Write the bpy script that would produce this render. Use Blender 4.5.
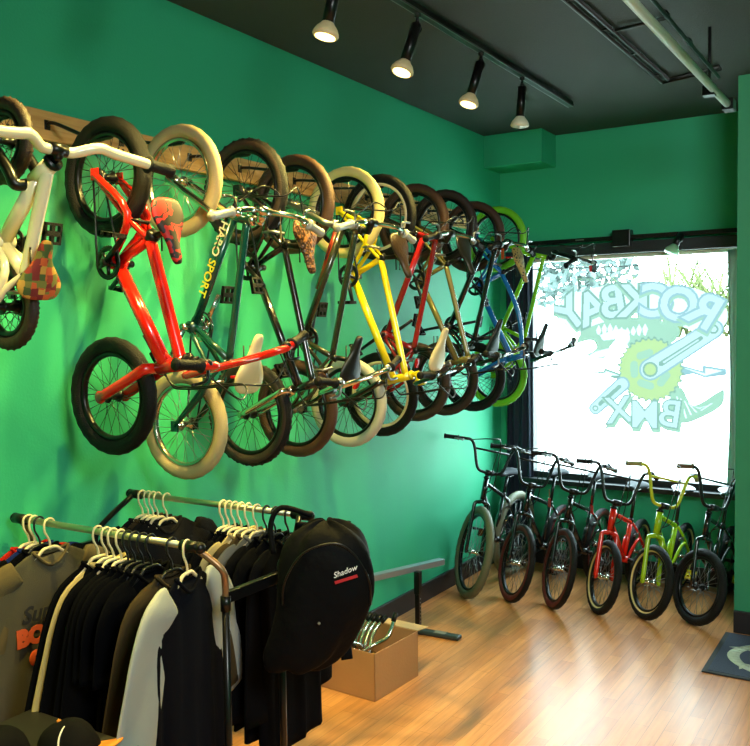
import bpy, bmesh, math, random
from mathutils import Vector as V, Matrix, Euler
random.seed(7)
PI=math.pi
for o in list(bpy.data.objects): bpy.data.objects.remove(o)
scn=bpy.context.scene; COL=scn.collection
# ------------------------------------------------------------------ camera, world, exposure
H_CEIL=3.58; D_WALL=6.98
cam=bpy.data.cameras.new('camera'); camo=bpy.data.objects.new('camera',cam); COL.objects.link(camo)
yaw,pit,rol=0.5577,0.0495,-0.0123
f0=V((-math.sin(yaw),math.cos(yaw),0)); r0=V((math.cos(yaw),math.sin(yaw),0)); u0=V((0,0,1))
fw=f0*math.cos(pit)-u0*math.sin(pit); up=u0*math.cos(pit)+f0*math.sin(pit)
rr=r0*math.cos(rol)+up*math.sin(rol); uu=up*math.cos(rol)-r0*math.sin(rol)
M=Matrix((rr,uu,-fw)).transposed().to_4x4(); M.translation=V((3.0702,0,2.0)); camo.matrix_world=M
cam.sensor_width=36; cam.sensor_fit='HORIZONTAL'; cam.lens=873.3/750*36; cam.clip_start=.05; cam.clip_end=200
scn.camera=camo
world=bpy.data.worlds.new('world'); scn.world=world; world.use_nodes=True
bg=world.node_tree.nodes['Background']; bg.inputs[0].default_value=(.74,.93,1,1); bg.inputs[1].default_value=27.0
scn.view_settings.view_transform='Standard'; scn.view_settings.look='None'; scn.view_settings.gamma=1
scn.view_settings.use_curve_mapping=False; scn.view_settings.exposure=0.0
pl=bpy.data.lights.new('window_portal','AREA'); pl.shape='RECTANGLE'; pl.size=1.8; pl.size_y=1.95; pl.cycles.is_portal=True
plo=bpy.data.objects.new('window_portal',pl); COL.objects.link(plo); plo.location=(1.13,7.12,1.68); plo.rotation_euler=(-PI/2,0,0)
pl2=bpy.data.lights.new('door_portal','AREA'); pl2.shape='RECTANGLE'; pl2.size=1.5; pl2.size_y=2.4; pl2.cycles.is_portal=True
plo2=bpy.data.objects.new('door_portal',pl2); COL.objects.link(plo2); plo2.location=(3.75,6.2,1.22); plo2.rotation_euler=(-PI/2,0,0)
fl=bpy.data.lights.new('interior_fill_light','AREA'); fl.shape='RECTANGLE'; fl.size=1.6; fl.size_y=1.0; fl.energy=210; fl.color=(.94,1,.97)  # unseen fill light added to brighten the front wall, not a real fixture
flo=bpy.data.objects.new('interior_fill_light',fl); COL.objects.link(flo); flo.location=(4.2,.6,3.3); flo.rotation_euler=(1.05,0,0)
LAMP=(1,.78,.20)
# ------------------------------------------------------------------ materials
MC={}
def lin(c): return tuple((x/255/12.92 if x/255<=.04045 else ((x/255+.055)/1.055)**2.4) for x in c)
def mat(name,rgb,rough=.5,metal=0,bump=0,bscale=60,spec=.5,coat=0,var=0,vscale=8):
    if name in MC: return MC[name]
    m=bpy.data.materials.new(name); m.use_nodes=True; n=m.node_tree; b=n.nodes['Principled BSDF']
    c=lin(rgb); b.inputs['Base Color'].default_value=(*c,1); b.inputs['Roughness'].default_value=rough
    b.inputs['Metallic'].default_value=metal; b.inputs['Specular IOR Level'].default_value=spec
    if coat: b.inputs['Coat Weight'].default_value=coat; b.inputs['Coat Roughness'].default_value=.1
    tc=n.nodes.new('ShaderNodeTexCoord')
    nz=n.nodes.new('ShaderNodeTexNoise'); nz.inputs['Scale'].default_value=vscale; nz.inputs['Detail'].default_value=4
    n.links.new(tc.outputs['Object'],nz.inputs['Vector'])
    mx=n.nodes.new('ShaderNodeMix'); mx.data_type='RGBA'; v=max(var,.06)
    mx.inputs['A'].default_value=(*[x*(1-v) for x in c],1); mx.inputs['B'].default_value=(*[min(1,x*(1+v)) for x in c],1)
    n.links.new(nz.outputs['Fac'],mx.inputs['Factor']); n.links.new(mx.outputs['Result'],b.inputs['Base Color'])
    if bump:
        nb=n.nodes.new('ShaderNodeTexNoise'); nb.inputs['Scale'].default_value=bscale; nb.inputs['Detail'].default_value=3
        n.links.new(tc.outputs['Object'],nb.inputs['Vector'])
        bp=n.nodes.new('ShaderNodeBump'); bp.inputs['Strength'].default_value=bump; bp.inputs['Distance'].default_value=.01
        n.links.new(nb.outputs['Fac'],bp.inputs['Height']); n.links.new(bp.outputs['Normal'],b.inputs['Normal'])
    MC[name]=m; return m
def ramp_mat(name,kind,scale,stops,rough=.5,stretch=(1,1,1),bump=0,detail=3):
    if name in MC: return MC[name]
    m=bpy.data.materials.new(name); m.use_nodes=True; n=m.node_tree; b=n.nodes['Principled BSDF']; b.inputs['Roughness'].default_value=rough
    tc=n.nodes.new('ShaderNodeTexCoord'); mp=n.nodes.new('ShaderNodeMapping'); mp.inputs['Scale'].default_value=stretch
    n.links.new(tc.outputs['Object'],mp.inputs['Vector'])
    if kind=='noise': t=n.nodes.new('ShaderNodeTexNoise'); t.inputs['Scale'].default_value=scale; t.inputs['Detail'].default_value=detail; o=t.outputs['Fac']
    elif kind=='voronoi': t=n.nodes.new('ShaderNodeTexVoronoi'); t.inputs['Scale'].default_value=scale; o=t.outputs['Distance']
    elif kind=='cells': t=n.nodes.new('ShaderNodeTexVoronoi'); t.distance='CHEBYCHEV'; t.inputs['Scale'].default_value=scale; t.inputs['Randomness'].default_value=.5; o=t.outputs['Color']
    n.links.new(mp.outputs['Vector'],t.inputs['Vector'])
    r=n.nodes.new('ShaderNodeValToRGB'); r.color_ramp.interpolation='CONSTANT' if kind!='noise' or bump==0 and kind=='cells' else 'LINEAR'
    while len(r.color_ramp.elements)<len(stops): r.color_ramp.elements.new(.5)
    for e,(p,c) in zip(r.color_ramp.elements,stops): e.position=p; e.color=(*lin(c),1)
    n.links.new(o,r.inputs['Fac']); n.links.new(r.outputs['Color'],b.inputs['Base Color'])
    if bump:
        bp=n.nodes.new('ShaderNodeBump'); bp.inputs['Strength'].default_value=bump; bp.inputs['Distance'].default_value=.01
        n.links.new(o,bp.inputs['Height']); n.links.new(bp.outputs['Normal'],b.inputs['Normal'])
    MC[name]=m; return m
def emis(name,rgb,s):
    if name in MC: return MC[name]
    m=bpy.data.materials.new(name); m.use_nodes=True; b=m.node_tree.nodes['Principled BSDF']
    b.inputs['Base Color'].default_value=(*rgb,1); b.inputs['Emission Color'].default_value=(*rgb,1); b.inputs['Emission Strength'].default_value=s
    MC[name]=m; return m
def film(name,rgb,alpha_white=.0):
    if name in MC: return MC[name]
    m=bpy.data.materials.new(name); m.use_nodes=True; n=m.node_tree; n.nodes.clear()
    o=n.nodes.new('ShaderNodeOutputMaterial'); t=n.nodes.new('ShaderNodeBsdfTransparent'); t.inputs[0].default_value=(*rgb,1)
    tr=n.nodes.new('ShaderNodeBsdfTranslucent'); tr.inputs[0].default_value=(.9,.93,.92,1)
    mx=n.nodes.new('ShaderNodeMixShader'); mx.inputs[0].default_value=alpha_white
    n.links.new(t.outputs[0],mx.inputs[1]); n.links.new(tr.outputs[0],mx.inputs[2]); n.links.new(mx.outputs[0],o.inputs[0])
    MC[name]=m; return m
def sheerm():
    m=bpy.data.materials.new('sheer_white_cloth'); m.use_nodes=True; n=m.node_tree; n.nodes.clear(); o=n.nodes.new('ShaderNodeOutputMaterial'); t=n.nodes.new('ShaderNodeBsdfTranslucent'); t.inputs[0].default_value=(.045,.055,.055,1)
    d=n.nodes.new('ShaderNodeBsdfDiffuse'); d.inputs[0].default_value=(.5,.56,.54,1); a=n.nodes.new('ShaderNodeAddShader'); n.links.new(t.outputs[0],a.inputs[0]); n.links.new(d.outputs[0],a.inputs[1]); n.links.new(a.outputs[0],o.inputs[0]); return m
def glassm():
    m=bpy.data.materials.new('window_glass'); m.use_nodes=True; n=m.node_tree; n.nodes.clear()
    o=n.nodes.new('ShaderNodeOutputMaterial'); t=n.nodes.new('ShaderNodeBsdfTransparent'); t.inputs[0].default_value=(.93,.97,.96,1)
    g=n.nodes.new('ShaderNodeBsdfGlossy'); g.inputs['Roughness'].default_value=.02
    mx=n.nodes.new('ShaderNodeMixShader'); mx.inputs[0].default_value=.04
    n.links.new(t.outputs[0],mx.inputs[1]); n.links.new(g.outputs[0],mx.inputs[2]); n.links.new(mx.outputs[0],o.inputs[0]); return m
def woodfloor():
    m=bpy.data.materials.new('laminate_floor'); m.use_nodes=True; n=m.node_tree; b=n.nodes['Principled BSDF']
    tc=n.nodes.new('ShaderNodeTexCoord'); mp=n.nodes.new('ShaderNodeMapping'); mp.inputs['Rotation'].default_value=(0,0,PI/2)
    n.links.new(tc.outputs['Object'],mp.inputs['Vector'])
    bk=n.nodes.new('ShaderNodeTexBrick'); bk.inputs['Scale'].default_value=1; bk.inputs['Brick Width'].default_value=.62; bk.inputs['Row Height'].default_value=.075
    bk.inputs['Mortar Size'].default_value=.0012; bk.inputs['Color1'].default_value=(*lin((212,150,96)),1); bk.inputs['Color2'].default_value=(*lin((190,128,78)),1)
    bk.inputs['Mortar'].default_value=(*lin((150,98,60)),1); bk.offset=.37
    n.links.new(mp.outputs['Vector'],bk.inputs['Vector'])
    mp2=n.nodes.new('ShaderNodeMapping'); mp2.inputs['Scale'].default_value=(26,1.6,1); n.links.new(tc.outputs['Object'],mp2.inputs['Vector'])
    nz=n.nodes.new('ShaderNodeTexNoise'); nz.inputs['Scale'].default_value=1.6; nz.inputs['Detail'].default_value=6; nz.inputs['Roughness'].default_value=.65; n.links.new(mp2.outputs['Vector'],nz.inputs['Vector'])
    rp=n.nodes.new('ShaderNodeValToRGB'); rp.color_ramp.elements[0].position=.3; rp.color_ramp.elements[0].color=(.74,.70,.66,1); rp.color_ramp.elements[1].position=.7; rp.color_ramp.elements[1].color=(1.12,1.12,1.1,1)
    n.links.new(nz.outputs['Fac'],rp.inputs['Fac'])
    mx=n.nodes.new('ShaderNodeMix'); mx.data_type='RGBA'; mx.blend_type='MULTIPLY'; mx.inputs['Factor'].default_value=1
    n.links.new(bk.outputs['Color'],mx.inputs['A']); n.links.new(rp.outputs['Color'],mx.inputs['B']); n.links.new(mx.outputs['Result'],b.inputs['Base Color'])
    b.inputs['Roughness'].default_value=.30; b.inputs['Specular IOR Level'].default_value=.24
    bp=n.nodes.new('ShaderNodeBump'); bp.inputs['Strength'].default_value=.15; bp.inputs['Distance'].default_value=.004
    n.links.new(nz.outputs['Fac'],bp.inputs['Height']); n.links.new(bp.outputs['Normal'],b.inputs['Normal']); return m
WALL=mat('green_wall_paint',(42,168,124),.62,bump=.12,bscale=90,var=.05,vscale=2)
CEIL=mat('dark_ceiling_paint',(52,57,52),.75,bump=.25,bscale=120,var=.15,vscale=3)
BLACK=mat('black_paint',(17,17,18),.35); RUB=mat('black_rubber',(15,14,14),.62,bump=.5,bscale=220,spec=.25)
CHR=mat('chrome',(215,212,205),.16,1); STEEL=mat('brushed_steel',(150,150,150),.35,1); BMET=mat('black_metal',(16,16,17),.3,.3)
DKBASE=mat('dark_baseboard_paint',(34,30,34),.45); DFR=mat('dark_window_frame',(26,30,34),.5)
PLY=ramp_mat('bare_pine_board','noise',3,[(.3,(170,120,62)),(.5,(205,160,95)),(.7,(186,138,74))],.6,(6,1,14),bump=.1,detail=6)
# ------------------------------------------------------------------ geometry helpers
class MB:
    def __init__(s): s.bm=bmesh.new(); s.mi=0
    def add(s,verts,faces,mi=None):
        vs=[s.bm.verts.new(v) for v in verts]
        for f in faces:
            try: fc=s.bm.faces.new([vs[i] for i in f]); fc.material_index=s.mi if mi is None else mi; fc.smooth=True
            except ValueError: pass
        return vs
    def box(s,a,b,M=None):
        x0,y0,z0=a;x1,y1,z1=b
        P=[V(q) for q in((x0,y0,z0),(x1,y0,z0),(x1,y1,z0),(x0,y1,z0),(x0,y0,z1),(x1,y0,z1),(x1,y1,z1),(x0,y1,z1))]
        if M: P=[M@q for q in P]
        n0=len(s.bm.faces); s.add(P,[(0,3,2,1),(4,5,6,7),(0,1,5,4),(1,2,6,5),(2,3,7,6),(3,0,4,7)])
        s.bm.faces.ensure_lookup_table()
        for f in s.bm.faces[n0:]: f.smooth=False
    def rings(s,R,closed=True,caps=True,mi=None):
        n=len(R[0]); vs=[]; fs=[]
        for r in R: vs+=r
        m=len(R)
        for i in range(m-1 if closed!='loop' else m):
            j=(i+1)%m
            for k in range(n):
                k2=(k+1)%n; fs.append((i*n+k,i*n+k2,j*n+k2,j*n+k))
        if caps and closed!='loop': fs.append(tuple(range(n-1,-1,-1))); fs.append(tuple((m-1)*n+k for k in range(n)))
        s.add(vs,fs,mi)
    def tube(s,pts,r,n=10,loop=False,flat=1.0,M=None):
        pts=[V(p) for p in pts]; m=len(pts); rs=r if isinstance(r,(list,tuple)) else [r]*m
        R=[]; nrm=None
        for i,p in enumerate(pts):
            if loop: t=pts[(i+1)%m]-pts[i-1]
            else: t=pts[min(i+1,m-1)]-pts[max(i-1,0)]
            t=t.normalized() if t.length>1e-9 else V((0,0,1))
            if nrm is None:
                a=V((0,0,1)) if abs(t.z)<.9 else V((1,0,0)); nrm=(a-t*a.dot(t)).normalized()
            else:
                nrm=nrm-t*nrm.dot(t); nrm=nrm.normalized() if nrm.length>1e-9 else t.orthogonal().normalized()
            b=t.cross(nrm)
            ring=[p+(nrm*math.cos(2*PI*k/n)*flat+b*math.sin(2*PI*k/n))*rs[i] for k in range(n)]
            if M: ring=[M@q for q in ring]
            R.append(ring)
        s.rings(R,'loop' if loop else True)
    def cyl(s,a,b,r,n=16,r2=None,M=None): s.tube([a,b],[r,r2 if r2 is not None else r],n,M=M)
    def sph(s,c,r,seg=14,M=None):
        R=[]; c=V(c); rx,ry,rz=r if isinstance(r,tuple) else (r,r,r)
        for i in range(seg//2+1):
            a=-PI/2+PI*i/(seg//2); ca=max(math.cos(a),.01)
            ring=[c+V((rx*ca*math.cos(2*PI*k/seg),ry*ca*math.sin(2*PI*k/seg),rz*math.sin(a))) for k in range(seg)]
            if M: ring=[M@q for q in ring]
            R.append(ring)
        s.rings(R)
    def build(s,name,m,parent=None,bevel=0,subd=0):
        bmesh.ops.recalc_face_normals(s.bm,faces=s.bm.faces)
        me=bpy.data.meshes.new(name); s.bm.to_mesh(me); s.bm.free()
        for x in (m if isinstance(m,(list,tuple)) else [m]): me.materials.append(x)
        o=bpy.data.objects.new(name,me); COL.objects.link(o)
        if parent: o.parent=parent
        if bevel:
            b=o.modifiers.new('bevel','BEVEL'); b.width=bevel; b.segments=2; b.limit_method='ANGLE'
        if subd:
            b=o.modifiers.new('sub','SUBSURF'); b.levels=subd; b.render_levels=subd
        return o
def tag(o,label=None,cat=None,group=None,kind=None):
    if label: o['label']=label
    if cat: o['category']=cat
    if group: o['group']=group
    if kind: o['kind']=kind
    return o
def empty(name,loc=(0,0,0),rot=(0,0,0)):
    o=bpy.data.objects.new(name,None); COL.objects.link(o); o.empty_display_size=.05; o.location=loc; o.rotation_euler=rot; return o
def struct(o): o['kind']='structure'; return o
def smooth(pts,k=6):
    pts=[V(p) for p in pts]; out=[]
    for i in range(len(pts)-1):
        p0=pts[max(i-1,0)];p1=pts[i];p2=pts[i+1];p3=pts[min(i+2,len(pts)-1)]
        for j in range(k):
            t=j/k; out.append(.5*((2*p1)+(p2-p0)*t+(2*p0-5*p1+4*p2-p3)*t*t+(3*p1-p0-3*p2+p3)*t**3))
    out.append(pts[-1]); return out
def text_mesh(txt,size,M,name,m,parent=None,extrude=.0006,shear=0,bold=0,res=3):
    c=bpy.data.curves.new(name,'FONT'); c.body=txt; c.size=size; c.extrude=extrude; c.shear=shear; c.offset=bold; c.align_x='CENTER'; c.align_y='CENTER'; c.resolution_u=res
    t=bpy.data.objects.new(name,c); COL.objects.link(t); bpy.context.view_layer.update()
    me=bpy.data.meshes.new_from_object(t.evaluated_get(bpy.context.evaluated_depsgraph_get())); bpy.data.objects.remove(t)
    me.transform(M); me.materials.clear(); me.materials.append(m)
    if M.determinant()<0: me.flip_normals()
    o=bpy.data.objects.new(name,me); COL.objects.link(o)
    if parent: o.parent=parent
    return o
def frameM(o,x,y):
    x=V(x).normalized(); y=V(y); y=(y-x*y.dot(x)).normalized(); z=x.cross(y)
    m=Matrix((x,y,z)).transposed().to_4x4(); m.translation=V(o); return m

# ------------------------------------------------------------------ the room shell
XR=5.6; YB=-2.6
WX0,WX1,WZ0,WZ1=.26,2.03,.76,2.60
def sbox(name,a,b,m,bevel=0): q=MB(); q.box(a,b); return struct(q.build(name,m,bevel=bevel))
sbox('floor',(-.15,YB-.15,-.1),(XR+.15,D_WALL+.2,0),woodfloor())
sbox('ceiling',(-.15,YB-.15,H_CEIL),(XR+.15,D_WALL+.2,H_CEIL+.1),CEIL)
sbox('wall_left',(-.15,YB,0),(0,D_WALL,H_CEIL),WALL)
q=MB(); y0,y1=D_WALL,D_WALL+.16
q.box((-.15,y0,0),(XR,y1,WZ0)); q.box((-.15,y0,WZ1),(XR,y1,H_CEIL)); q.box((-.15,y0,WZ0),(WX0,y1,WZ1)); q.box((WX1,y0,WZ0),(XR,y1,WZ1))
struct(q.build('wall_front',WALL))
sbox('wall_right',(XR,YB,0),(XR+.15,D_WALL+.15,H_CEIL),WALL)
sbox('wall_back',(-.15,YB-.15,0),(XR+.15,YB,H_CEIL),WALL)
# the projecting wall beside the entrance, and the boxed-in corner under the ceiling
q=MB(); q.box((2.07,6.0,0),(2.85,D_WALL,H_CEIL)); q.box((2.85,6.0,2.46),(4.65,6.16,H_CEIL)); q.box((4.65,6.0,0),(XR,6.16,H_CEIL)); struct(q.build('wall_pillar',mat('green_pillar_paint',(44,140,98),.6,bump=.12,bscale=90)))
dr=struct(empty('door_1',(3.75,6.08,0)))
q=MB()
for a,b in (((-.9,-.05,0),(-.82,.05,2.46)),((.82,-.05,0),(.9,.05,2.46)),((-.82,-.05,2.38),(.82,.05,2.46)),((-.82,-.03,0),(.82,.03,.12)),((-.04,-.03,.12),(.04,.03,2.38))): q.box(a,b)
q.build('door_frame',DFR,dr,.003)
GLS=glassm(); q=MB(); q.box((-.82,-.004,.12),(.82,.004,2.38)); q.build('door_pane',film('tinted_door_glass',(.36,.42,.42),0),dr)
q=MB(); q.cyl((-.1,-.09,.95),(-.1,-.09,1.25),.012); q.cyl((-.1,-.09,.97),(-.1,-.03,.97),.008); q.cyl((-.1,-.09,1.23),(-.1,-.03,1.23),.008); q.build('door_handle',STEEL,dr)
sbox('trim_1',(0,6.66,3.32),(.50,D_WALL,H_CEIL),WALL)
sbox('baseboard_left',(0,YB,0),(.022,D_WALL,.135),DKBASE,.004)
sbox('baseboard_front',(.022,D_WALL-.022,0),(2.07,D_WALL,.135),DKBASE,.004)
sbox('baseboard_pillar',(2.07,5.975,0),(2.85,6.0,.145),DKBASE,.004)
# window
win=empty('window_1',((WX0+WX1)/2,D_WALL+.08,WZ0)); struct(win); wo=win.location.copy()
def wpart(name,boxes,m,bevel=.003):
    q=MB()
    for a,b in boxes: q.box(V(a)-wo,V(b)-wo)
    return q.build(name,m,win,bevel)
wpart('window_frame',[((WX0-.05,6.93,WZ1-.02),(WX1+.02,7.06,WZ1+.07)),((WX0,6.95,WZ0-.03),(WX1,7.06,WZ0+.03)),((WX0,6.96,WZ0),(WX0+.045,7.06,WZ1)),((WX1-.015,6.96,WZ0),(WX1,7.06,WZ1))],DFR)
wpart('inner_trim',[((WX0+.045,7.0,WZ1-.05),(WX1-.045,7.05,WZ1-.02))],mat('pale_frame_edge',(205,200,180),.4))
wpart('window_sill',[((WX0-.04,6.86,WZ0-.06),(WX1+.02,7.0,WZ0-.02))],DFR)
wpart('window_pane',[((WX0+.04,7.055,WZ0+.02),(WX1-.01,7.061,WZ1-.03))],GLS,0)
wire=MB(); wire.cyl((WX0-.2,6.93,2.49),(WX1+.03,6.93,2.465),.0035,6)
wr=wire.build('window_cable',BMET); tag(wr,'thin dark cable strung across the top of the shop window','cable')
clip=MB(); clip.box((.80,6.915,2.445),(.845,6.928,2.495)); tag(clip.build('cable_clip',mat('red_plastic',(215,25,40),.35),bevel=.004),'small red clip hanging on the cable in front of the window','clip')
# curtain (left) and sheer blind (right)
def curtain(name,x0,x1,y,z0,z1,m,folds,amp,ph=0,cols=60,wig=0):
    q=MB(); R=[]
    for side in (0,1):
        pass
    g=[];rows=24
    for j in range(rows+1):
        t=j/rows; row=[]
        for i in range(cols+1):
            s=i/cols; x=x0+(x1-x0)*s+.01*math.sin(9*s+3*t)+wig*math.sin(5*t+s)
            row.append(V((x,y+amp*math.sin(folds*2*PI*s+ph+.7*math.sin(2.2*t+s*3)),z0+(z1-z0)*t)))
        g.append(row)
    vs=[v for r in g for v in r]+[v+V((0,.006,0)) for r in g for v in r]; n=cols+1; N=len(g)*n; fs=[]
    for j in range(rows):
        for i in range(cols):
            a=j*n+i; fs.append((a,a+1,a+n+1,a+n)); fs.append((N+a,N+a+n,N+a+n+1,N+a+1))
    for i in range(cols): fs.append((i,N+i,N+i+1,i+1)); a=rows*n+i; fs.append((a,a+1,N+a+1,N+a))
    for j in range(rows): a=j*n; fs.append((a,a+n,N+a+n,N+a)); a=j*n+cols; fs.append((a,N+a,N+a+n,a+n))
    q.add(vs,fs); return q.build(name,m)
tag(curtain('curtain',.075,.325,6.905,.10,2.64,mat('navy_curtain_cloth',(30,38,56),.85,bump=.2,bscale=300),4.5,.018),'dark navy curtain bunched at the left edge of the window in the corner','curtain')
tag(curtain('sheer_curtain',1.86,2.03,6.90,.80,2.56,sheerm(),2,.012,wig=.008),'narrow pale sheer curtain at the right edge of the window','curtain')
# window decal: rasterised into one layer of small vinyl runs, one mesh per coloured piece
import numpy as np
dl=empty('window_decal',(1.2,7.045,1.2)); tag(dl,'large pale green bicycle shop decal on the window glass, reading backwards from inside','window decal')
do=dl.location.copy()
CELL=.0045; GX0,GZ0,GX1,GZ1=.45,1.02,1.98,2.50; NX=int((GX1-GX0)/CELL); NZ=int((GZ1-GZ0)/CELL)
GRID=np.zeros((NZ,NX),dtype=np.int8); gx=(GX0+(np.arange(NX)+.5)*CELL)[None,:]; gz=(GZ0+(np.arange(NZ)+.5)*CELL)[:,None]
def AB(a,b): u=540+a/3.75; v=270+b/3.75; return (1.312+(u-655)*.0080,1.752-(v-358)*.0080-(u-655)*.0002)
def fillp(P,idn):
    P=[V((x,z)) for x,z in P]; ins=np.zeros((NZ,NX),bool); n=len(P)
    for i in range(n):
        x0,z0=P[i];x1,z1=P[(i+1)%n]
        if abs(z1-z0)<1e-9: continue
        c=((z0>gz)!=(z1>gz))&(gx<(x1-x0)*(gz-z0)/(z1-z0)+x0); ins^=c
    GRID[ins]=idn
def pa(pts,idn,sm=0):
    P=[AB(*p) for p in pts]
    if sm: P=[(v.x,v.y) for v in smooth([(x,z,0) for x,z in P+[P[0]]],sm)]
    fillp(P,idn)
def disc(c,r,idn,teeth=0,d=0):
    x,z=AB(*c); n=180; fillp([(x+(r+(d if teeth and math.sin(teeth*2*PI*k/n)>0 else 0))*math.cos(2*PI*k/n),z+(r+(d if teeth and math.sin(teeth*2*PI*k/n)>0 else 0))*math.sin(2*PI*k/n)) for k in range(n)],idn)
def cap2(a,b,w0,w1,idn):
    x0,z0=AB(*a);x1,z1=AB(*b); d=V((x1-x0,z1-z0)).normalized(); nx,nz=-d.y,d.x; P=[]
    for k in range(13): t=PI/2+PI*k/12; P.append((x0+w0*(d.x*math.cos(t)+nx*math.sin(t)),z0+w0*(d.y*math.cos(t)+nz*math.sin(t))))
    for k in range(13): t=-PI/2+PI*k/12; P.append((x1+w1*(d.x*math.cos(t)+nx*math.sin(t)),z1+w1*(d.y*math.cos(t)+nz*math.sin(t))))
    fillp(P,idn)
def glyph(ch,a,b,rot,size,idn,bold,sx=1.0):
    c=bpy.data.curves.new('g','FONT'); c.body=ch; c.size=size; c.offset=bold; c.align_x='CENTER'; c.align_y='CENTER'; c.resolution_u=4
    t=bpy.data.objects.new('g',c); COL.objects.link(t); bpy.context.view_layer.update(); me=bpy.data.meshes.new_from_object(t.evaluated_get(bpy.context.evaluated_depsgraph_get())); bpy.data.objects.remove(t)
    x,z=AB(a,b); r=math.radians(rot); me.calc_loop_triangles()
    pts=[(-v.co.x*sx,v.co.y) for v in me.vertices]; pts=[(x+px*math.cos(r)-py*math.sin(r),z+px*math.sin(r)+py*math.cos(r)) for px,py in pts]
    for t_ in me.loop_triangles: fillp([pts[k] for k in t_.vertices],idn)
    bpy.data.meshes.remove(me)
# ids: 1 halo, 2 green swoosh, 3 outline, 4 letter fill, 5 yellow green sprocket, 6 blue grey outline
pa([(40,190),(70,110),(190,70),(320,50),(420,60),(560,75),(660,130),(670,200),(600,240),(480,200),(330,170),(150,240)],1,6)
pa([(120,285),(150,235),(230,200),(330,182),(430,190),(505,215),(500,260),(430,300),(330,300),(300,250),(250,300),(230,340),(165,330),(200,300),(180,270)],2,5)
for k in range(9): a=200+22*k; pa([(a,232-8*math.sin(k)),(a+10,212-8*math.sin(k)),(a+20,232-8*math.sin(k)),(a+12,250),(a+4,246)],1)
pa([(215,250),(300,225),(330,260),(300,300),(240,330),(165,345),(190,318),(260,295),(280,265),(230,270)],1,4)
pa([(470,430),(520,440),(560,500),(640,450),(665,440),(660,490),(610,530),(540,565),(500,560),(480,500)],2,4)
for k in range(7): pa([(500+14*k,470+8*k),(504+14*k,470+8*k),(520+18*k,560-12*k),(514+18*k,560-12*k)],1)
pa([(150,398),(230,388),(232,375),(310,400),(300,420),(250,412),(262,400)],3); pa([(175,400),(235,394),(236,386),(292,403),(262,404),(250,398)],1)
pa([(500,350),(590,372),(590,352),(672,362),(672,385),(600,398),(560,385),(500,400)],6); pa([(520,362),(600,382),(602,362),(660,370),(600,390),(560,376)],1)
disc((405,375),.245,3,32,.018); disc((405,375),.232,5,32,.014)
for k in range(5): cap2((405+62*math.cos(1.257*k+.3),375+62*math.sin(1.257*k+.3)),(405+62*math.cos(1.257*k+.9),375+62*math.sin(1.257*k+.9)),.030,.030,2)
cap2((300,435),(197,533),.062,.055,6); cap2((300,435),(197,533),.048,.042,4); cap2((290,445),(215,515),.016,.016,3); disc((197,533),.024,3); disc((197,533),.014,4)
cap2((405,375),(628,222),.088,.074,6); cap2((405,375),(628,222),.074,.060,4); cap2((445,352),(585,255),.020,.016,3); cap2((455,346),(575,262),.008,.006,4)
disc((405,375),.060,3); disc((405,375),.045,5); disc((628,222),.036,3); disc((628,222),.022,4)
for ch,a,b,r in (('Y',100,172,38),('A',185,150,22),('B',265,128,10),('K',345,125,0),('C',425,125,-6),('O',505,138,-14),('R',595,160,-30)):
    glyph(ch,a,b+9,r,.36,2,.030); glyph(ch,a,b,r,.36,6 if ch in 'RCO' else 3,.026); glyph(ch,a,b,r,.36,4,.009)
for ch,a,b,r in (('X',288,538,8),('M',385,550,0),('B',478,540,-8)):
    glyph(ch,a+6,b+9,r,.30,2,.020); glyph(ch,a,b,r,.30,3,.015); glyph(ch,a,b,r,.30,4,.003)
def vinyl(name,c,k=.064):
    m=bpy.data.materials.new(name); m.use_nodes=True; n=m.node_tree; n.nodes.clear(); o=n.nodes.new('ShaderNodeOutputMaterial'); t=n.nodes.new('ShaderNodeBsdfTranslucent'); t.inputs[0].default_value=(*[x*k for x in c],1); n.links.new(t.outputs[0],o.inputs[0]); return m
VM={1:('halo',vinyl('pale_halo_vinyl',(1.5,1.7,1.7))),2:('green_swoosh',vinyl('pale_green_vinyl',(.62,.86,.66))),3:('outline',vinyl('green_outline_vinyl',(.42,.62,.52))),4:('letter_fill',vinyl('white_letter_vinyl',(.92,1.05,1.08))),5:('sprocket',vinyl('yellow_green_vinyl',(.80,.94,.45))),6:('blue_outline',vinyl('blue_outline_vinyl',(.52,.72,.78)))}
for idn,(nm,m_) in VM.items():
    q=MB()
    for r_ in range(NZ):
        row=GRID[r_]==idn
        if not row.any(): continue
        d=np.diff(np.concatenate(([0],row.astype(np.int8),[0]))); st_=np.where(d==1)[0]; en=np.where(d==-1)[0]
        z0=GZ0+r_*CELL
        for a,b in zip(st_,en):
            xa=GX0+a*CELL;xb=GX0+b*CELL; q.add([V((xa,7.045,z0))-do,V((xb,7.045,z0))-do,V((xb,7.045,z0+CELL))-do,V((xa,7.045,z0+CELL))-do],[(0,1,2,3)])
    bmesh.ops.remove_doubles(q.bm,verts=q.bm.verts,dist=1e-5); q.build(nm,m_,dl)
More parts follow.
